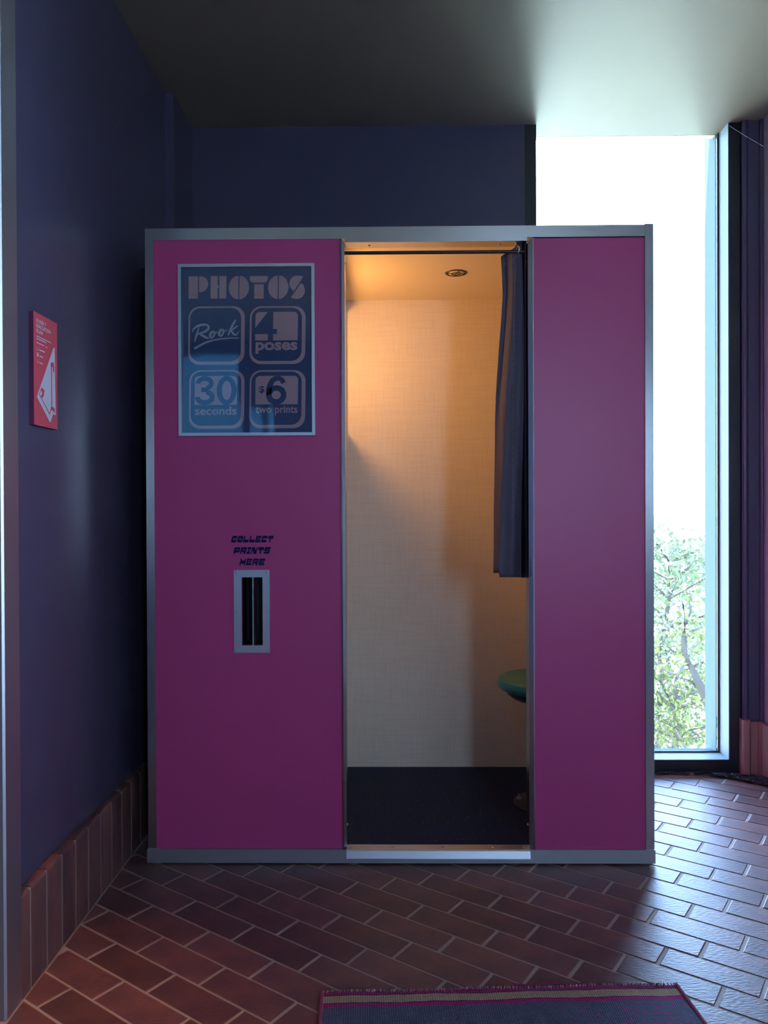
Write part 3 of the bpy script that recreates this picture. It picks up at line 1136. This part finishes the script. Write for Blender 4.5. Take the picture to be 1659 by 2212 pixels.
slab(bm, R_(898, 322, 1002, 480), L1)
slab(bm, zp([(1432, 243), (1400, 234)] + arc(1367, 318, 86, 85, 270, 135, 20) + [(1328, 402)]), L1)
slab(bm, zp([(1407, 312), (1432, 332)] + arc(1364, 400, 86, 86, -25, 105, 20) + [(1297, 472)]), L1)
o = build('lettering', bm, M_POSTERPINK, sheet_o)
o['label'] = 'pink heading PHOTOS'


def rrect(x0, y0, x1, y1, r, n=10):
    return arc(x1 - r, y0 + r, r, r, -90, 0, n) + arc(x1 - r, y1 - r, r, r, 0, 90, n) + arc(x0 + r, y1 - r, r, r, 90, 180, n) + arc(x0 + r, y0 + r, r, r, 180, 270, n)


for (o4, i4) in (((185, 560, 800, 1195), (205, 578, 760, 1160)), ((855, 563, 1462, 1192), (875, 580, 1422, 1158)), ((203, 1253, 805, 1892), (220, 1270, 768, 1858)), ((862, 1258, 1470, 1890), (880, 1275, 1428, 1853))):
    bm = NB()
    a, b = zp(rrect(*o4, 125)), zp(rrect(*i4, 112))
    va = [bm.verts.new((p[0], L1, p[1])) for p in a]
    vb = [bm.verts.new((p[0], L1, p[1])) for p in b]
    n = len(va)
    for i in range(n):
        bm.faces.new((va[i], va[(i + 1) % n], vb[(i + 1) % n], vb[i]))
    build('printed_border', bm, M_POSTERPINK, sheet_o)
bm = NB()


def top_round(x0, y0, x1, y1, r=45):
    return arc(x1 - r, y0 + r, r, r, -90, 0, 8) + [(x1, y1), (x0, y1)] + arc(x0 + r, y0 + r, r, r, 180, 270, 8)


for q in ((915, 625, 1378, 935), (262, 1318, 725, 1632), (925, 1320, 1388, 1630)):
    bm = NB()
    slab(bm, zp(top_round(*q)), L1)
    build('printed_square', bm, M_POSTERPINK, sheet_o)
# big numerals in the poster ground colour
bm = NB()
slab(bm, zp([(1052, 622), (1110, 622), (1110, 812), (1152, 812), (1152, 866), (1110, 866), (1110, 938), (1052, 938), (1052, 866), (905, 866), (905, 812)]), L2)
build('numeral', bm, M_POSTER, sheet_o)['label'] = 'navy numeral 4'
bm = NB()
va = zp(arc(612, 1475, 109, 158, 0, 360, 40)[:-1])
vb = zp(arc(612, 1475, 51, 105, 0, 360, 40)[:-1])
A = [bm.verts.new((p[0], L2, p[1])) for p in va]
Bv = [bm.verts.new((p[0], L2, p[1])) for p in vb]
for i in range(40):
    bm.faces.new((A[i], A[(i + 1) % 40], Bv[(i + 1) % 40], Bv[i]))


def band(bm, pts, wd, y, closed=False, conv=Z):
    """stroke of varying width along measured points"""
    n = len(pts)
    ws = wd if isinstance(wd, (list, tuple)) else [wd] * n
    L, Rr = [], []
    for i in range(n):
        a = pts[(i - 1) % n] if closed else pts[max(i - 1, 0)]
        b = pts[(i + 1) % n] if closed else pts[min(i + 1, n - 1)]
        dx, dy = b[0] - a[0], b[1] - a[1]
        d = math.hypot(dx, dy) or 1
        nx, ny = -dy / d * ws[i] / 2, dx / d * ws[i] / 2
        L.append(bm.verts.new((*[conv(pts[i][0] + nx, pts[i][1] + ny)[0]], y, conv(pts[i][0] + nx, pts[i][1] + ny)[1])))
        Rr.append(bm.verts.new((conv(pts[i][0] - nx, pts[i][1] - ny)[0], y, conv(pts[i][0] - nx, pts[i][1] - ny)[1])))
    for i in range(n if closed else n - 1):
        j = (i + 1) % n
        bm.faces.new((L[i], L[j], Rr[j], Rr[i]))


build('numeral', bm, M_POSTER, sheet_o)['label'] = 'navy numeral 0 of the 30'
bm = NB()
# 3: two stacked bowls
band(bm, arc(372, 1398, 72, 54, 178, 430, 24), 52, L2)
band(bm, arc(374, 1548, 82, 58, 280, 542, 24), 54, L2)
slab(bm, zp([(335, 1440), (400, 1440), (420, 1466), (400, 1494), (335, 1494)]), L2)
build('numeral', bm, M_POSTER, sheet_o)['label'] = 'navy numeral 3 of the 30'
bm = NB()
band(bm, arc(1153, 1528, 80, 76, 0, 360, 32)[:-1], 60, L2, True)
band(bm, [(1072, 1528), (1072, 1470), (1084, 1418), (1108, 1372), (1140, 1350), (1180, 1346), (1212, 1362), (1230, 1400)], [62, 62, 62, 60, 56, 54, 54, 52], L2)
build('numeral', bm, M_POSTER, sheet_o)['label'] = 'navy numeral 6'


def font_mesh(text, bold=0.02):
    cu = bpy.data.curves.new('lettering', 'FONT')
    cu.body = text
    cu.size = 1.0
    cu.offset = bold
    cu.resolution_u = 4
    ob = bpy.data.objects.new('tmp', cu)
    COL.objects.link(ob)
    dg = bpy.context.evaluated_depsgraph_get()
    me = bpy.data.meshes.new_from_object(ob.evaluated_get(dg))
    bpy.data.objects.remove(ob)
    bpy.data.curves.remove(cu)
    return me


def fit_text(text, x0, y0, x1, y1, y, m, parent, bold=0.02, conv=Z, label=None):
    """flat word fitted into a measured box (x0,y0 top-left, x1,y1 bottom-right)"""
    me = font_mesh(text, bold)
    xs = [v.co.x for v in me.vertices]
    ys = [v.co.y for v in me.vertices]
    ax, bx, ay, by = min(xs), max(xs), min(ys), max(ys)
    for v in me.vertices:
        u = (v.co.x - ax) / (bx - ax)
        t = (v.co.y - ay) / (by - ay)
        p = conv(x0 + u * (x1 - x0), y1 + t * (y0 - y1))
        v.co = (p[0], y, p[1]) if len(p) == 2 else p
    me.name = 'lettering'
    me.materials.clear()
    me.materials.append(m)
    o = link('lettering', me, parent)
    if label:
        o['label'] = label
    return o


fit_text('poses', 920, 952, 1376, 1080, L1, M_POSTERPINK, sheet_o, 0.035, label='pink word poses')
fit_text('seconds', 268, 1650, 722, 1742, L1, M_POSTERPINK, sheet_o, 0.025, label='pink word seconds')
fit_text('two prints', 928, 1645, 1386, 1750, L1, M_POSTERPINK, sheet_o, 0.022, label='pink words two prints')
fit_text('$', 962, 1428, 1025, 1512, L2, M_POSTER, sheet_o, 0.02, label='navy dollar sign')
# Rook: brush script drawn stroke by stroke
bm = NB()
band(bm, [(302, 786), (285, 840), (268, 895), (255, 948)], [8, 20, 20, 8], L1)
band(bm, [(228, 838), (240, 808), (268, 782), (310, 764), (355, 757), (392, 762), (408, 782), (402, 808), (372, 832), (325, 850), (285, 858)], [8, 16, 24, 26, 24, 22, 24, 26, 24, 20, 10], L1)
band(bm, [(300, 856), (332, 872), (368, 892), (408, 912)], [12, 24, 30, 16], L1)


def tilt_ring(cx, cy, rx, ry, w):
    pts = []
    for i in range(24):
        a = 2 * math.pi * i / 24
        x, y = rx * math.cos(a), ry * math.sin(a)
        pts.append((cx + x - 0.28 * y, cy + y))
    band(bm, pts, [w * (1.25 if 8 < i < 18 else 0.9) for i in range(24)], L1, True)


tilt_ring(447, 868, 22, 34, 22)
tilt_ring(545, 848, 22, 34, 22)
band(bm, [(470, 842), (492, 846), (512, 836)], [8, 12, 8], L1)
band(bm, [(568, 822), (592, 828), (612, 820)], [8, 12, 8], L1)
band(bm, [(702, 708), (680, 742), (655, 792), (632, 846), (622, 882)], [14, 24, 24, 22, 12], L1)
band(bm, [(722, 772), (700, 790), (672, 812), (650, 826)], [12, 20, 16, 10], L1)
band(bm, [(650, 826), (668, 846), (684, 868), (702, 874), (722, 858), (738, 826)], [12, 22, 22, 18, 12, 6], L1)
band(bm, [(252, 1018), (300, 992), (370, 955), (450, 930), (540, 914), (640, 906), (740, 906)], [26, 24, 22, 18, 15, 13, 10], L1)
o = build('lettering', bm, M_POSTERGREY, sheet_o)
o['label'] = 'grey brush script word Rook with a swash'

# ------------------------------------------------------------------ curtain
def cproj(px, py, Y):
    """picture measurement of the curtain outline -> point at depth Y"""
    d = _m @ Vector(((px - 829.5) / 1662.0, 1, -(py - 1106.0) / 1662.0))
    t = Y / d.y
    return d.x * t, d.z * t + CAM_H


curtain = empty('curtain', (0.39, BY + 0.03, 0.90))
thing(curtain, 'charcoal cloth curtain gathered at the right side of the booth doorway', 'curtain')
edge = [(534, 1094), (548, 1083), (600, 1086), (640, 1087), (700, 1083), (760, 1078), (850, 1072), (900, 1070), (1000, 1069), (1100, 1067), (1180, 1067), (1238, 1066)]


def lerp_edge(py):
    for (a, x), (b, x2) in zip(edge, edge[1:]):
        if py <= b:
            t = max(0, (py - a) / (b - a))
            return x + t * (x2 - x)
    return edge[-1][1]


NZ, NS = 60, 90
bm = NB()
rows = []
for i in range(NZ + 1):
    tz = i / NZ
    row = []
    for j in range(NS + 1):
        s = j / NS
        # folded path: front lobe, fold behind, second lobe, out to the jamb
        if s < 0.45:
            q = s / 0.45
            ytop = 553 - 27 * min(1, q * 1.15)
            py = ytop + tz * (1238 + (9 if q > 0.22 else 0) - ytop)
            xl = lerp_edge(py)
            xr = 1124 + 4 * math.sin(tz * 5) + 6 * tz
            px = xl + q * (xr - xl)
            Yd = BY + 0.040 - 0.012 * q + 0.016 * math.sin(q * math.pi * 2.4 + tz * 3.0) * (0.5 + tz * 0.5)
            X, Zz = cproj(px, py, Yd)
            if q < 0.22:
                Yd += 0.006
        elif s < 0.60:
            q = (s - 0.45) / 0.15
            py = 527 + tz * (1247 - 527)
            px = 1128 + 4 * math.sin(tz * 5) * (1 - q) - 14 * math.sin(q * math.pi) * (0.5 + 0.5 * tz) + 4 * tz * (1 - q)
            Yd = BY + 0.030 + 0.045 * math.sin(q * math.pi / 2)
            X, Zz = cproj(px, py, Yd)
        elif s < 0.80:
            q = (s - 0.60) / 0.20
            py = 526 + tz * (1248 - 526)
            px = 1128 + (7 + 3 * tz) * q
            Yd = BY + 0.075 - 0.062 * q + 0.006 * math.sin(q * 6 + tz * 4)
            X, Zz = cproj(px, py, Yd)
        else:
            q = (s - 0.80) / 0.20
            py = 526 + tz * (1246 - 526)
            px = 1135 + 3 * tz + q * (4 + 4 * max(0, tz - 0.75) / 0.25)
            Yd = BY + 0.013 + 0.018 * math.sin(q * math.pi) - max(0, tz - 0.75) * 4 * 0.020 * q
            X, Zz = cproj(px, py, Yd)
        row.append(bm.verts.new((X, Yd, Zz)))
    rows.append(row)
for a, b in zip(rows, rows[1:]):
    for j in range(NS):
        bm.faces.new((a[j], a[j + 1], b[j + 1], b[j]))
cl = build('cloth', bm, M_CURTAIN, curtain, True)
sol = cl.modifiers.new('solid', 'SOLIDIFY')
sol.thickness = 0.0016
sol.offset = 1
# grommet ring round the rod, hem stitches
gx, gz = cproj(1119.5, 539, BY + 0.022)
bm = NB()
rp_ = [(gx + 0.0035 * math.cos(i * math.pi / 12) + 0.0, BY + 0.0225 - 0.006 * math.cos(i * math.pi / 12), gz + 0.0105 * math.sin(i * math.pi / 12)) for i in range(25)]
tube(bm, rp_, 0.0022, 8)
build('grommet', bm, M_ALU, curtain, True)['label'] = 'metal ring on the curtain rod'
bm = NB()
for k in range(9):
    a = k / 9
    b = a + 0.07
    p = [cproj(1087 + 37 * t, 575 - 26 * t, BY + 0.0225) for t in (a, b)]
    tube(bm, [(p[0][0], BY + 0.0225, p[0][1]), (p[1][0], BY + 0.0225, p[1][1])], 0.0006, 5)
build('hem_stitching', bm, M_THREAD, curtain)
bm = NB()
for k in range(40):
    a = 0.02 + k * 0.0245
    p = [cproj(1112 - 6 * t, 565 + 560 * t, BY + 0.0185) for t in (a, a + 0.017)]
    tube(bm, [(p[0][0], BY + 0.0185, p[0][1]), (p[1][0], BY + 0.0185, p[1][1])], 0.0004, 4)
build('seam_stitching', bm, M_THREAD, curtain)

# ------------------------------------------------------------------ stool
stool = empty('stool', (0.540, 2.75, FZ))
thing(stool, 'round teal stool bolted to the booth floor, half hidden by the right panel', 'stool')
SC = (0.540, 2.75, 0.0)
bm = NB()
lathe(bm, [(0.150, 0.462), (0.165, 0.465), (0.172, 0.475), (0.173, 0.486), (0.168, 0.497), (0.156, 0.503), (0.145, 0.502), (0.139, 0.499), (0.0005, 0.4985)], SC, 'z', 64)
build('seat', bm, M_TEAL, stool, True)
bm = NB()
lathe(bm, [(0.05, 0.425), (0.118, 0.430), (0.138, 0.445), (0.140, 0.4625)], SC, 'z', 48)
build('seat_pan', bm, M_BLACK, stool, True)
bm = NB()
lathe(bm, [(0.022, FZ + 0.006), (0.022, 0.24), (0.017, 0.242), (0.017, 0.425)], SC, 'z', 24)
build('post', bm, M_ALU, stool, True)
bm = NB()
lathe(bm, [(0.115, FZ), (0.115, FZ + 0.004), (0.108, FZ + 0.0065), (0.03, FZ + 0.008)], SC, 'z', 48)
build('base_plate', bm, M_BLACK, stool, True)
for k in range(4):
    a = math.radians(160 + 90 * k)
    bm = NB()
    c = (SC[0] + 0.098 * math.cos(a), SC[1] + 0.098 * math.sin(a), FZ + 0.006)
    lathe(bm, [(0.010, 0), (0.010, 0.0015), (0.0062, 0.0018), (0.0062, 0.0065), (0.0030, 0.0068), (0.0030, 0.016), (0.002, 0.0165)], c, 'z', 6)
    build('bolt', bm, M_ALU, stool)

# ------------------------------------------------------------------ evacuation sign
SY0, SY1, SZb, SZt = 1.8265, 1.9530, 1.3125, 1.5830
SXF = XL + 0.0125
sign = empty('evacuation_sign', (XL, (SY0 + SY1) / 2, SZb))
thing(sign, 'small red floor 7 evacuation plan sign on the dark left wall', 'sign')
bm = NB()
box(bm, XL, SXF - 0.0012, SY0, SY1, SZb, SZt)
build('sign_core', bm, M_SIGNEDGE_SHADE, sign)['label'] = 'edge of the sign board with its shade put into the colour'
bm = NB()
box(bm, SXF - 0.0012, SXF, SY0, SY1, SZb, SZt)
sb = build('sign_face', bm, M_SIGN, sign)


def G(x, y):   # measured sign units, x 488..838 across, sheared box
    u = (x - 488.0) / (838.0 - 488.0)
    ytop = 235 + u * 190
    ybot = 1905 + u * 85
    t = (y - ytop) / (ybot - ytop)
    return (SXF + 0.0003, SY0 + u * (SY1 - SY0), SZt - t * (SZt - SZb))


def GL2(u, t, e=0.0004):
    return (SXF + e, SY0 + u * (SY1 - SY0), SZt - t * (SZt - SZb))


def sface(bm, pts, e=0.0004):
    vs = [bm.verts.new((SXF + e, p[1], p[2])) for p in pts]
    bm.faces.new(vs)


for k, (wd, x1) in enumerate((('FLOOR 7', 0.50), ('EVACUATION', 0.70), ('PLAN', 0.36))):
    fit_text(wd, 0.10, 0.052 + k * 0.046, x1, 0.086 + k * 0.046, 0, M_SIGNPRINT, sb, 0.02, conv=lambda a, b: GL2(a, b), label='white heading line ' + wd.lower())
bm = NB()
for u0, u1, t0 in ((.10, .72, .205), (.10, .50, .226), (.10, .42, .262), (.48, .54, .266), (.22, .44, .318), (.22, .36, .372), (.22, .36, .432)):
    sface(bm, [GL2(u0, t0), GL2(u1, t0), GL2(u1, t0 + .009), GL2(u0, t0 + .009)])
for t0, filled in ((.300, 0), (.355, 1), (.412, 0)):
    if filled:
        sface(bm, [GL2(.11, t0), GL2(.18, t0), GL2(.18, t0 + .032), GL2(.11, t0 + .032)])
    else:
        for a, b, c, d in ((.11, t0, .118, t0 + .032), (.172, t0, .18, t0 + .032), (.11, t0 + .028, .18, t0 + .032)):
            sface(bm, [GL2(a, b), GL2(c, b), GL2(c, d), GL2(a, d)])
build('printed_key', bm, M_SIGNPRINT, sb)['label'] = 'tiny white lines of text and key symbols'
bm = NB()
sface(bm, [G(778, 775), G(795, 780), G(806, 1772), G(765, 1760), G(718, 1885), G(520, 1498)])
build('floor_plan', bm, M_SIGNPRINT, sb)['label'] = 'white wedge-shaped floor plan'
bm = NB()


def gband(pts, w):
    for a, b in zip(pts, pts[1:]):
        dx, dy = b[0] - a[0], b[1] - a[1]
        d = math.hypot(dx, dy)
        nx, ny = -dy / d * w / 2, dx / d * w / 2
        vs = [G(a[0] + nx * .6, a[1] + ny * 2), G(b[0] + nx * .6, b[1] + ny * 2), G(b[0] - nx * .6, b[1] - ny * 2), G(a[0] - nx * .6, a[1] - ny * 2)]
        sface(bm, vs, 0.0008)


gband([(740, 1010), (742, 1640)], 20)
gband([(742, 1640), (706, 1755)], 14)
gband([(706, 1755), (556, 1462)], 12)
gband([(556, 1462), (588, 1360)], 12)
for q in ([(735, 990), (762, 1000), (775, 985), (785, 1060), (784, 1140), (765, 1130), (757, 1060), (735, 1050)],
          [(588, 1362), (632, 1400), (622, 1480), (600, 1520), (578, 1490), (600, 1440), (580, 1400)],
          [(730, 1640), (788, 1670), (790, 1735), (765, 1722), (755, 1700), (726, 1700)]):
    sface(bm, [G(*p) for p in q], 0.0008)
build('plan_rooms', bm, M_SIGN, sb)['label'] = 'red corridors and rooms drawn on the plan'

# ------------------------------------------------------------------ rug
RA = math.atan2(1.779 - 1.743, 0.640 + 0.166)
rug = empty('rug', (-0.1655, 1.7425, 0.0))
rug.rotation_euler = (0, 0, RA)
thing(rug, 'flat woven rug with magenta, tan and dark blue stripes on the brick floor', 'rug')
bm = NB()
NX, NY = 60, 40
W_, H_ = 0.812, 0.78
rr = random.Random(5)
g = []
for j in range(NY + 1):
    row = []
    for i in range(NX + 1):
        x = W_ * i / NX
        y = -H_ * j / NY
        z = 0.0075 + 0.0008 * math.sin(x * 31 + y * 8) + 0.0006 * math.sin(x * 13 - y * 21)
        ex = 0.0018 * math.sin(x * 22) if j == 0 else 0
        sx = x + 0.0 * y
        # right border drifts outwards towards the viewer
        sx = x * (1 + 0.05 * j / NY)
        row.append(bm.verts.new((sx, y + ex, z)))
    g.append(row)
for a, b in zip(g, g[1:]):
    for i in range(NX):
        bm.faces.new((a[i], a[i + 1], b[i + 1], b[i]))
# skirt down to the floor
bor = [g[0][i] for i in range(NX + 1)] + [g[j][NX] for j in range(1, NY + 1)] + [g[NY][i] for i in range(NX - 1, -1, -1)] + [g[j][0] for j in range(NY - 1, 0, -1)]
low = [bm.verts.new((v.co.x, v.co.y, 0.0012)) for v in bor]
for i in range(len(bor)):
    j = (i + 1) % len(bor)
    bm.faces.new((bor[i], bor[j], low[j], low[i]))
me_o = build('woven_field', bm, M_RUG, None, True)
me_o.parent = rug
bm = NB()
tube(bm, [(-0.002, -H_ * k / 30, 0.0068 + 0.0005 * math.sin(k)) for k in range(31)], 0.0045, 8)
o = build('side_binding', bm, M_CORD, None, True)
o.parent = rug
bm = NB()
tube(bm, [(W_ * (1 + 0.05 * k / 30) + 0.002, -H_ * k / 30, 0.0068 + 0.0005 * math.sin(k)) for k in range(31)], 0.0045, 8)
o = build('side_binding', bm, M_CORD, None, True)
o.parent = rug
bm = NB()
k = 0.0
while k < W_:
    yy = 0.0018 * math.sin(k * 22)
    tube(bm, [(k, yy - 0.004, 0.0090), (k + rr.uniform(-.002, .003), yy + 0.002, 0.0100), (k + rr.uniform(-.003, .004), yy + 0.005 + rr.uniform(0, .004), 0.0040)], 0.0016, 5)
    k += rr.uniform(0.0045, 0.009)
o = build('fringe', bm, M_FRINGE, None)
o.parent = rug
o['kind'] = 'stuff'
bm = NB()
tube(bm, [(0.43 + 0.012 * i, 0.004 + 0.007 * math.sin(i / 15 * math.pi) + 0.001 * math.sin(i * 2), 0.008 + 0.003 * math.sin(i)) for i in range(16)], 0.0022, 6)
o = build('loose_yarn', bm, mat('loose_magenta_yarn', (0.28, 0.02, 0.09), 0.9), None, True)
o.parent = rug

# ------------------------------------------------------------------ black plastic left at the window foot
def crumple(name, pts, seed, m, label, cat):
    """crumpled strip following floor points (x, y, width, height)"""
    r = random.Random(seed)
    bm = NB()
    rows = []
    n = 12
    for i in range(len(pts)):
        x, y, wd, hh = pts[i]
        row = []
        for j in range(n + 1):
            t = j / n
            z = 0.004 + hh * math.sin(t * math.pi) * (0.6 + 0.4 * r.random()) + r.uniform(0, 0.004)
            row.append(bm.verts.new((x + r.uniform(-.004, .004), y - wd / 2 + wd * t + r.uniform(-.003, .003), max(0.002, z))))
        rows.append(row)
    for a, b in zip(rows, rows[1:]):
        for j in range(n):
            bm.faces.new((a[j], a[j + 1], b[j + 1], b[j]))
    o = build(name, bm, m)
    s = o.modifiers.new('solid', 'SOLIDIFY')
    s.thickness = 0.001
    thing(o, label, cat)
    return o


crumple('plastic_sheeting', [(1.30 + 0.012 * i, 3.185 - 0.0040 * i - 0.00022 * i * i, 0.036 + 0.0022 * i, 0.006 + 0.0015 * i) for i in range(18)], 4, M_PLASTIC,
        'crumpled black plastic sheeting on the floor in the window corner', 'plastic sheet')
crumple('tape_strip', [(0.80 + 0.02 * i, 3.206 - 0.0006 * i, 0.014, 0.006) for i in range(26)], 9, M_PLASTIC,
        'thin black sealing tape along the foot of the window frame', 'tape')
bm = NB()
prism(bm, [(1.218, 0.001), (1.240, 0.001), (1.230, 0.010)], 'y', 3.188, 3.194)
thing(build('wood_shim', bm, M_WOODBIT), 'tiny orange wood wedge at the foot of the window frame', 'wedge')
bm = NB()
pA, pB = cproj(1576, 272, 3.20), cproj(1651, 317, 3.0)
tube(bm, [(pA[0], 3.20, pA[1]), ((pA[0] + pB[0]) / 2, 3.10, (pA[1] + pB[1]) / 2 - 0.002), (pB[0], 3.0, pB[1])], 0.0007, 5)
thing(build('cobweb_thread', bm, M_THREAD), 'fine cobweb thread slanting across the top right corner', 'cobweb')

# ------------------------------------------------------------------ unseen downlight added for the warm glow at bottom left
ld = bpy.data.lights.new('added_glow_spot', 'SPOT')
ld.energy = 130
ld.color = (1.0, 0.42, 0.16)
ld.spot_size = math.radians(34)
ld.spot_blend = 1.0
ld.shadow_soft_size = 0.06
lo = bpy.data.objects.new('added_glow_spot', ld)
COL.objects.link(lo)
lo.location = (-0.78, 1.33, HC - 0.012)
lo.rotation_euler = Vector((-0.01, 0.02, -1)).to_track_quat('-Z', 'Y').to_euler()
dl = empty('added_downlight', (-0.78, 1.33, HC))
thing(dl, 'unseen warm downlight added above the door casing for the floor glow', 'ceiling light')
bm = NB()
lathe(bm, [(0.075, 0.0), (0.075, -0.004), (0.065, -0.006), (0.06, -0.002)], (-0.78, 1.33, HC), 'z', 32)
build('trim_ring', bm, M_ALU, dl, True)

# ------------------------------------------------------------------ outdoors: seen far below the seventh floor
bm = NB()
ng = 28
grid = []
for j in range(ng + 1):
    row = []
    for i in range(ng + 1):
        x = -160 + 340 * i / ng
        y = 4.5 + 300 * (j / ng) ** 1.6
        z = -9.5 + 0.9 * math.sin(x * 0.08) + 0.7 * math.cos(y * 0.1) + 0.022 * max(0, y - 40)
        row.append(bm.verts.new((x, y, z)))
    grid.append(row)
for a, b in zip(grid, grid[1:]):
    for i in range(ng):
        bm.faces.new((a[i], a[i + 1], b[i + 1], b[i]))
gr = build('hillside', bm, M_GROUND, None, True)
struct(gr, 'pale sunlit hillside far below the window', 'hillside')


def leafmesh(bm, pts, size, r, per=1):
    for p in pts:
        for _ in range(per):
            s = size * r.uniform(0.6, 1.3)
            a = Vector((r.gauss(0, 1), r.gauss(0, 1), r.gauss(0, 1))).normalized()
            b = a.cross(Vector((r.gauss(0, 1), r.gauss(0, 1), r.gauss(0, 1)))).normalized()
            c = Vector(p) + Vector((r.gauss(0, 1), r.gauss(0, 1), r.gauss(0, 1))) * size * 0.8
            vs = [bm.verts.new(c + a * s * u + b * s * 0.42 * v) for u, v in ((-1, 0), (0, -1), (1, 0), (0, 1))]
            bm.faces.new(vs)


def make_tree(base, height, spread, n_leaf, size, leaf_m, label, seed, path=None):
    r = random.Random(seed)
    t = empty('tree', base)
    thing(t, label, 'tree', 'trees outside the window')
    bx, by, bz = base
    bm = NB()
    top = Vector((bx + r.uniform(-.3, .3), by + r.uniform(-.3, .3), bz + height * 0.8))
    trunk = [Vector(base).lerp(top, k / 8) + Vector((r.uniform(-.1, .1), r.uniform(-.1, .1), 0)) for k in range(9)]
    tube(bm, trunk, [0.16 * (1 - 0.085 * k) for k in range(9)], 8)
    tips = []
    for k in range(22):
        s0 = trunk[r.randint(3, 8)]
        ang = r.uniform(0, 6.28)
        ln = spread * r.uniform(0.5, 1.0)
        e = s0 + Vector((math.cos(ang) * ln, math.sin(ang) * ln, r.uniform(0.1, 0.7) * ln))
        mid = s0.lerp(e, 0.5) + Vector((r.uniform(-.15, .15), r.uniform(-.15, .15), r.uniform(-.05, .25)))
        tube(bm, [s0, mid, e], [0.05, 0.03, 0.012], 5)
        tips += [s0.lerp(e, 0.45), mid, e, e]
        for _ in range(2):
            a2 = ang + r.uniform(-1.2, 1.2)
            e2 = mid + Vector((math.cos(a2), math.sin(a2), r.uniform(-.2, .6))) * ln * 0.55
            tube(bm, [mid, e2], [0.022, 0.008], 4)
            tips += [mid.lerp(e2, 0.6), e2]
    build('trunk', bm, M_BARK, t, True)
    if path:
        bm = NB()
        for pp, rad in path:
            tube(bm, pp, rad, 7)
            tips += [Vector(q) for q in pp[1:]]
        build('branch', bm, M_BARK, t, True)
    bm = NB()
    pts = []
    for _ in range(n_leaf):
        c = r.choice(tips)
        pts.append(c + Vector((r.gauss(0, 1), r.gauss(0, 1), r.gauss(0, 0.8))) * spread * 0.13)
    leafmesh(bm, pts, size, r)
    f = build('foliage', bm, leaf_m, t)
    f['kind'] = 'stuff'
    return t


def P3(px, py, Y):
    X, Zz = cproj(px, py, Y)
    return (X, Y, Zz)


pth = [([P3(1545, 1560, 10.2), P3(1522, 1500, 10), P3(1500, 1455, 9.9), P3(1478, 1412, 10), P3(1477, 1375, 10), P3(1481, 1345, 10.1), P3(1475, 1305, 10.2)], [0.075, 0.062, 0.05, 0.042, 0.034, 0.026, 0.012]),
       ([P3(1479, 1378, 10), P3(1497, 1362, 10), P3(1517, 1355, 10.2)], [0.026, 0.018, 0.010]),
       ([P3(1481, 1345, 10.1), P3(1492, 1322, 10), P3(1489, 1300, 10)], [0.02, 0.014, 0.008]),
       ([P3(1478, 1410, 10), P3(1455, 1408, 10.1), P3(1440, 1396, 10)], [0.022, 0.015, 0.009]),
       ([P3(1520, 1500, 10), P3(1490, 1470, 10), P3(1450, 1458, 10.2)], [0.022, 0.015, 0.009])]
make_tree((4.15, 10.2, -9.3), 8.2, 1.25, 2600, 0.05, M_LEAF, 'yellow-green tree with a crooked pale branch just outside the window', 21, pth)
make_tree((4.2, 14.2, -9.3), 6.2, 1.5, 2600, 0.07, M_LEAF2, 'blue-green tree low in the window just above the sill', 22)
make_tree((6.6, 18.5, -9.2), 7.7, 2.0, 2600, 0.08, M_LEAF, 'bright green tree behind the crooked-branch tree', 23)
make_tree((8.2, 24.0, -9.1), 7.9, 3.0, 2600, 0.13, M_LEAF2, 'pale blue-green tree whose crown reaches highest in the window', 24)
make_tree((13.6, 38.0, -9.0), 9.2, 4.0, 2200, 0.20, M_LEAF2, 'faint distant tree at right near the horizon', 25)
make_tree((17.5, 50.0, -9.0), 8.4, 4.0, 2200, 0.20, M_LEAF2, 'faintest tree, farthest away beyond the others', 26)
make_tree((-4.0, 15.0, -9.3), 7.5, 2.2, 1500, 0.09, M_LEAF, 'tree outside hidden behind the booth', 27)
make_tree((9.5, 12.0, -9.3), 7.5, 2.2, 1500, 0.09, M_LEAF, 'tree outside beyond the right column', 28)
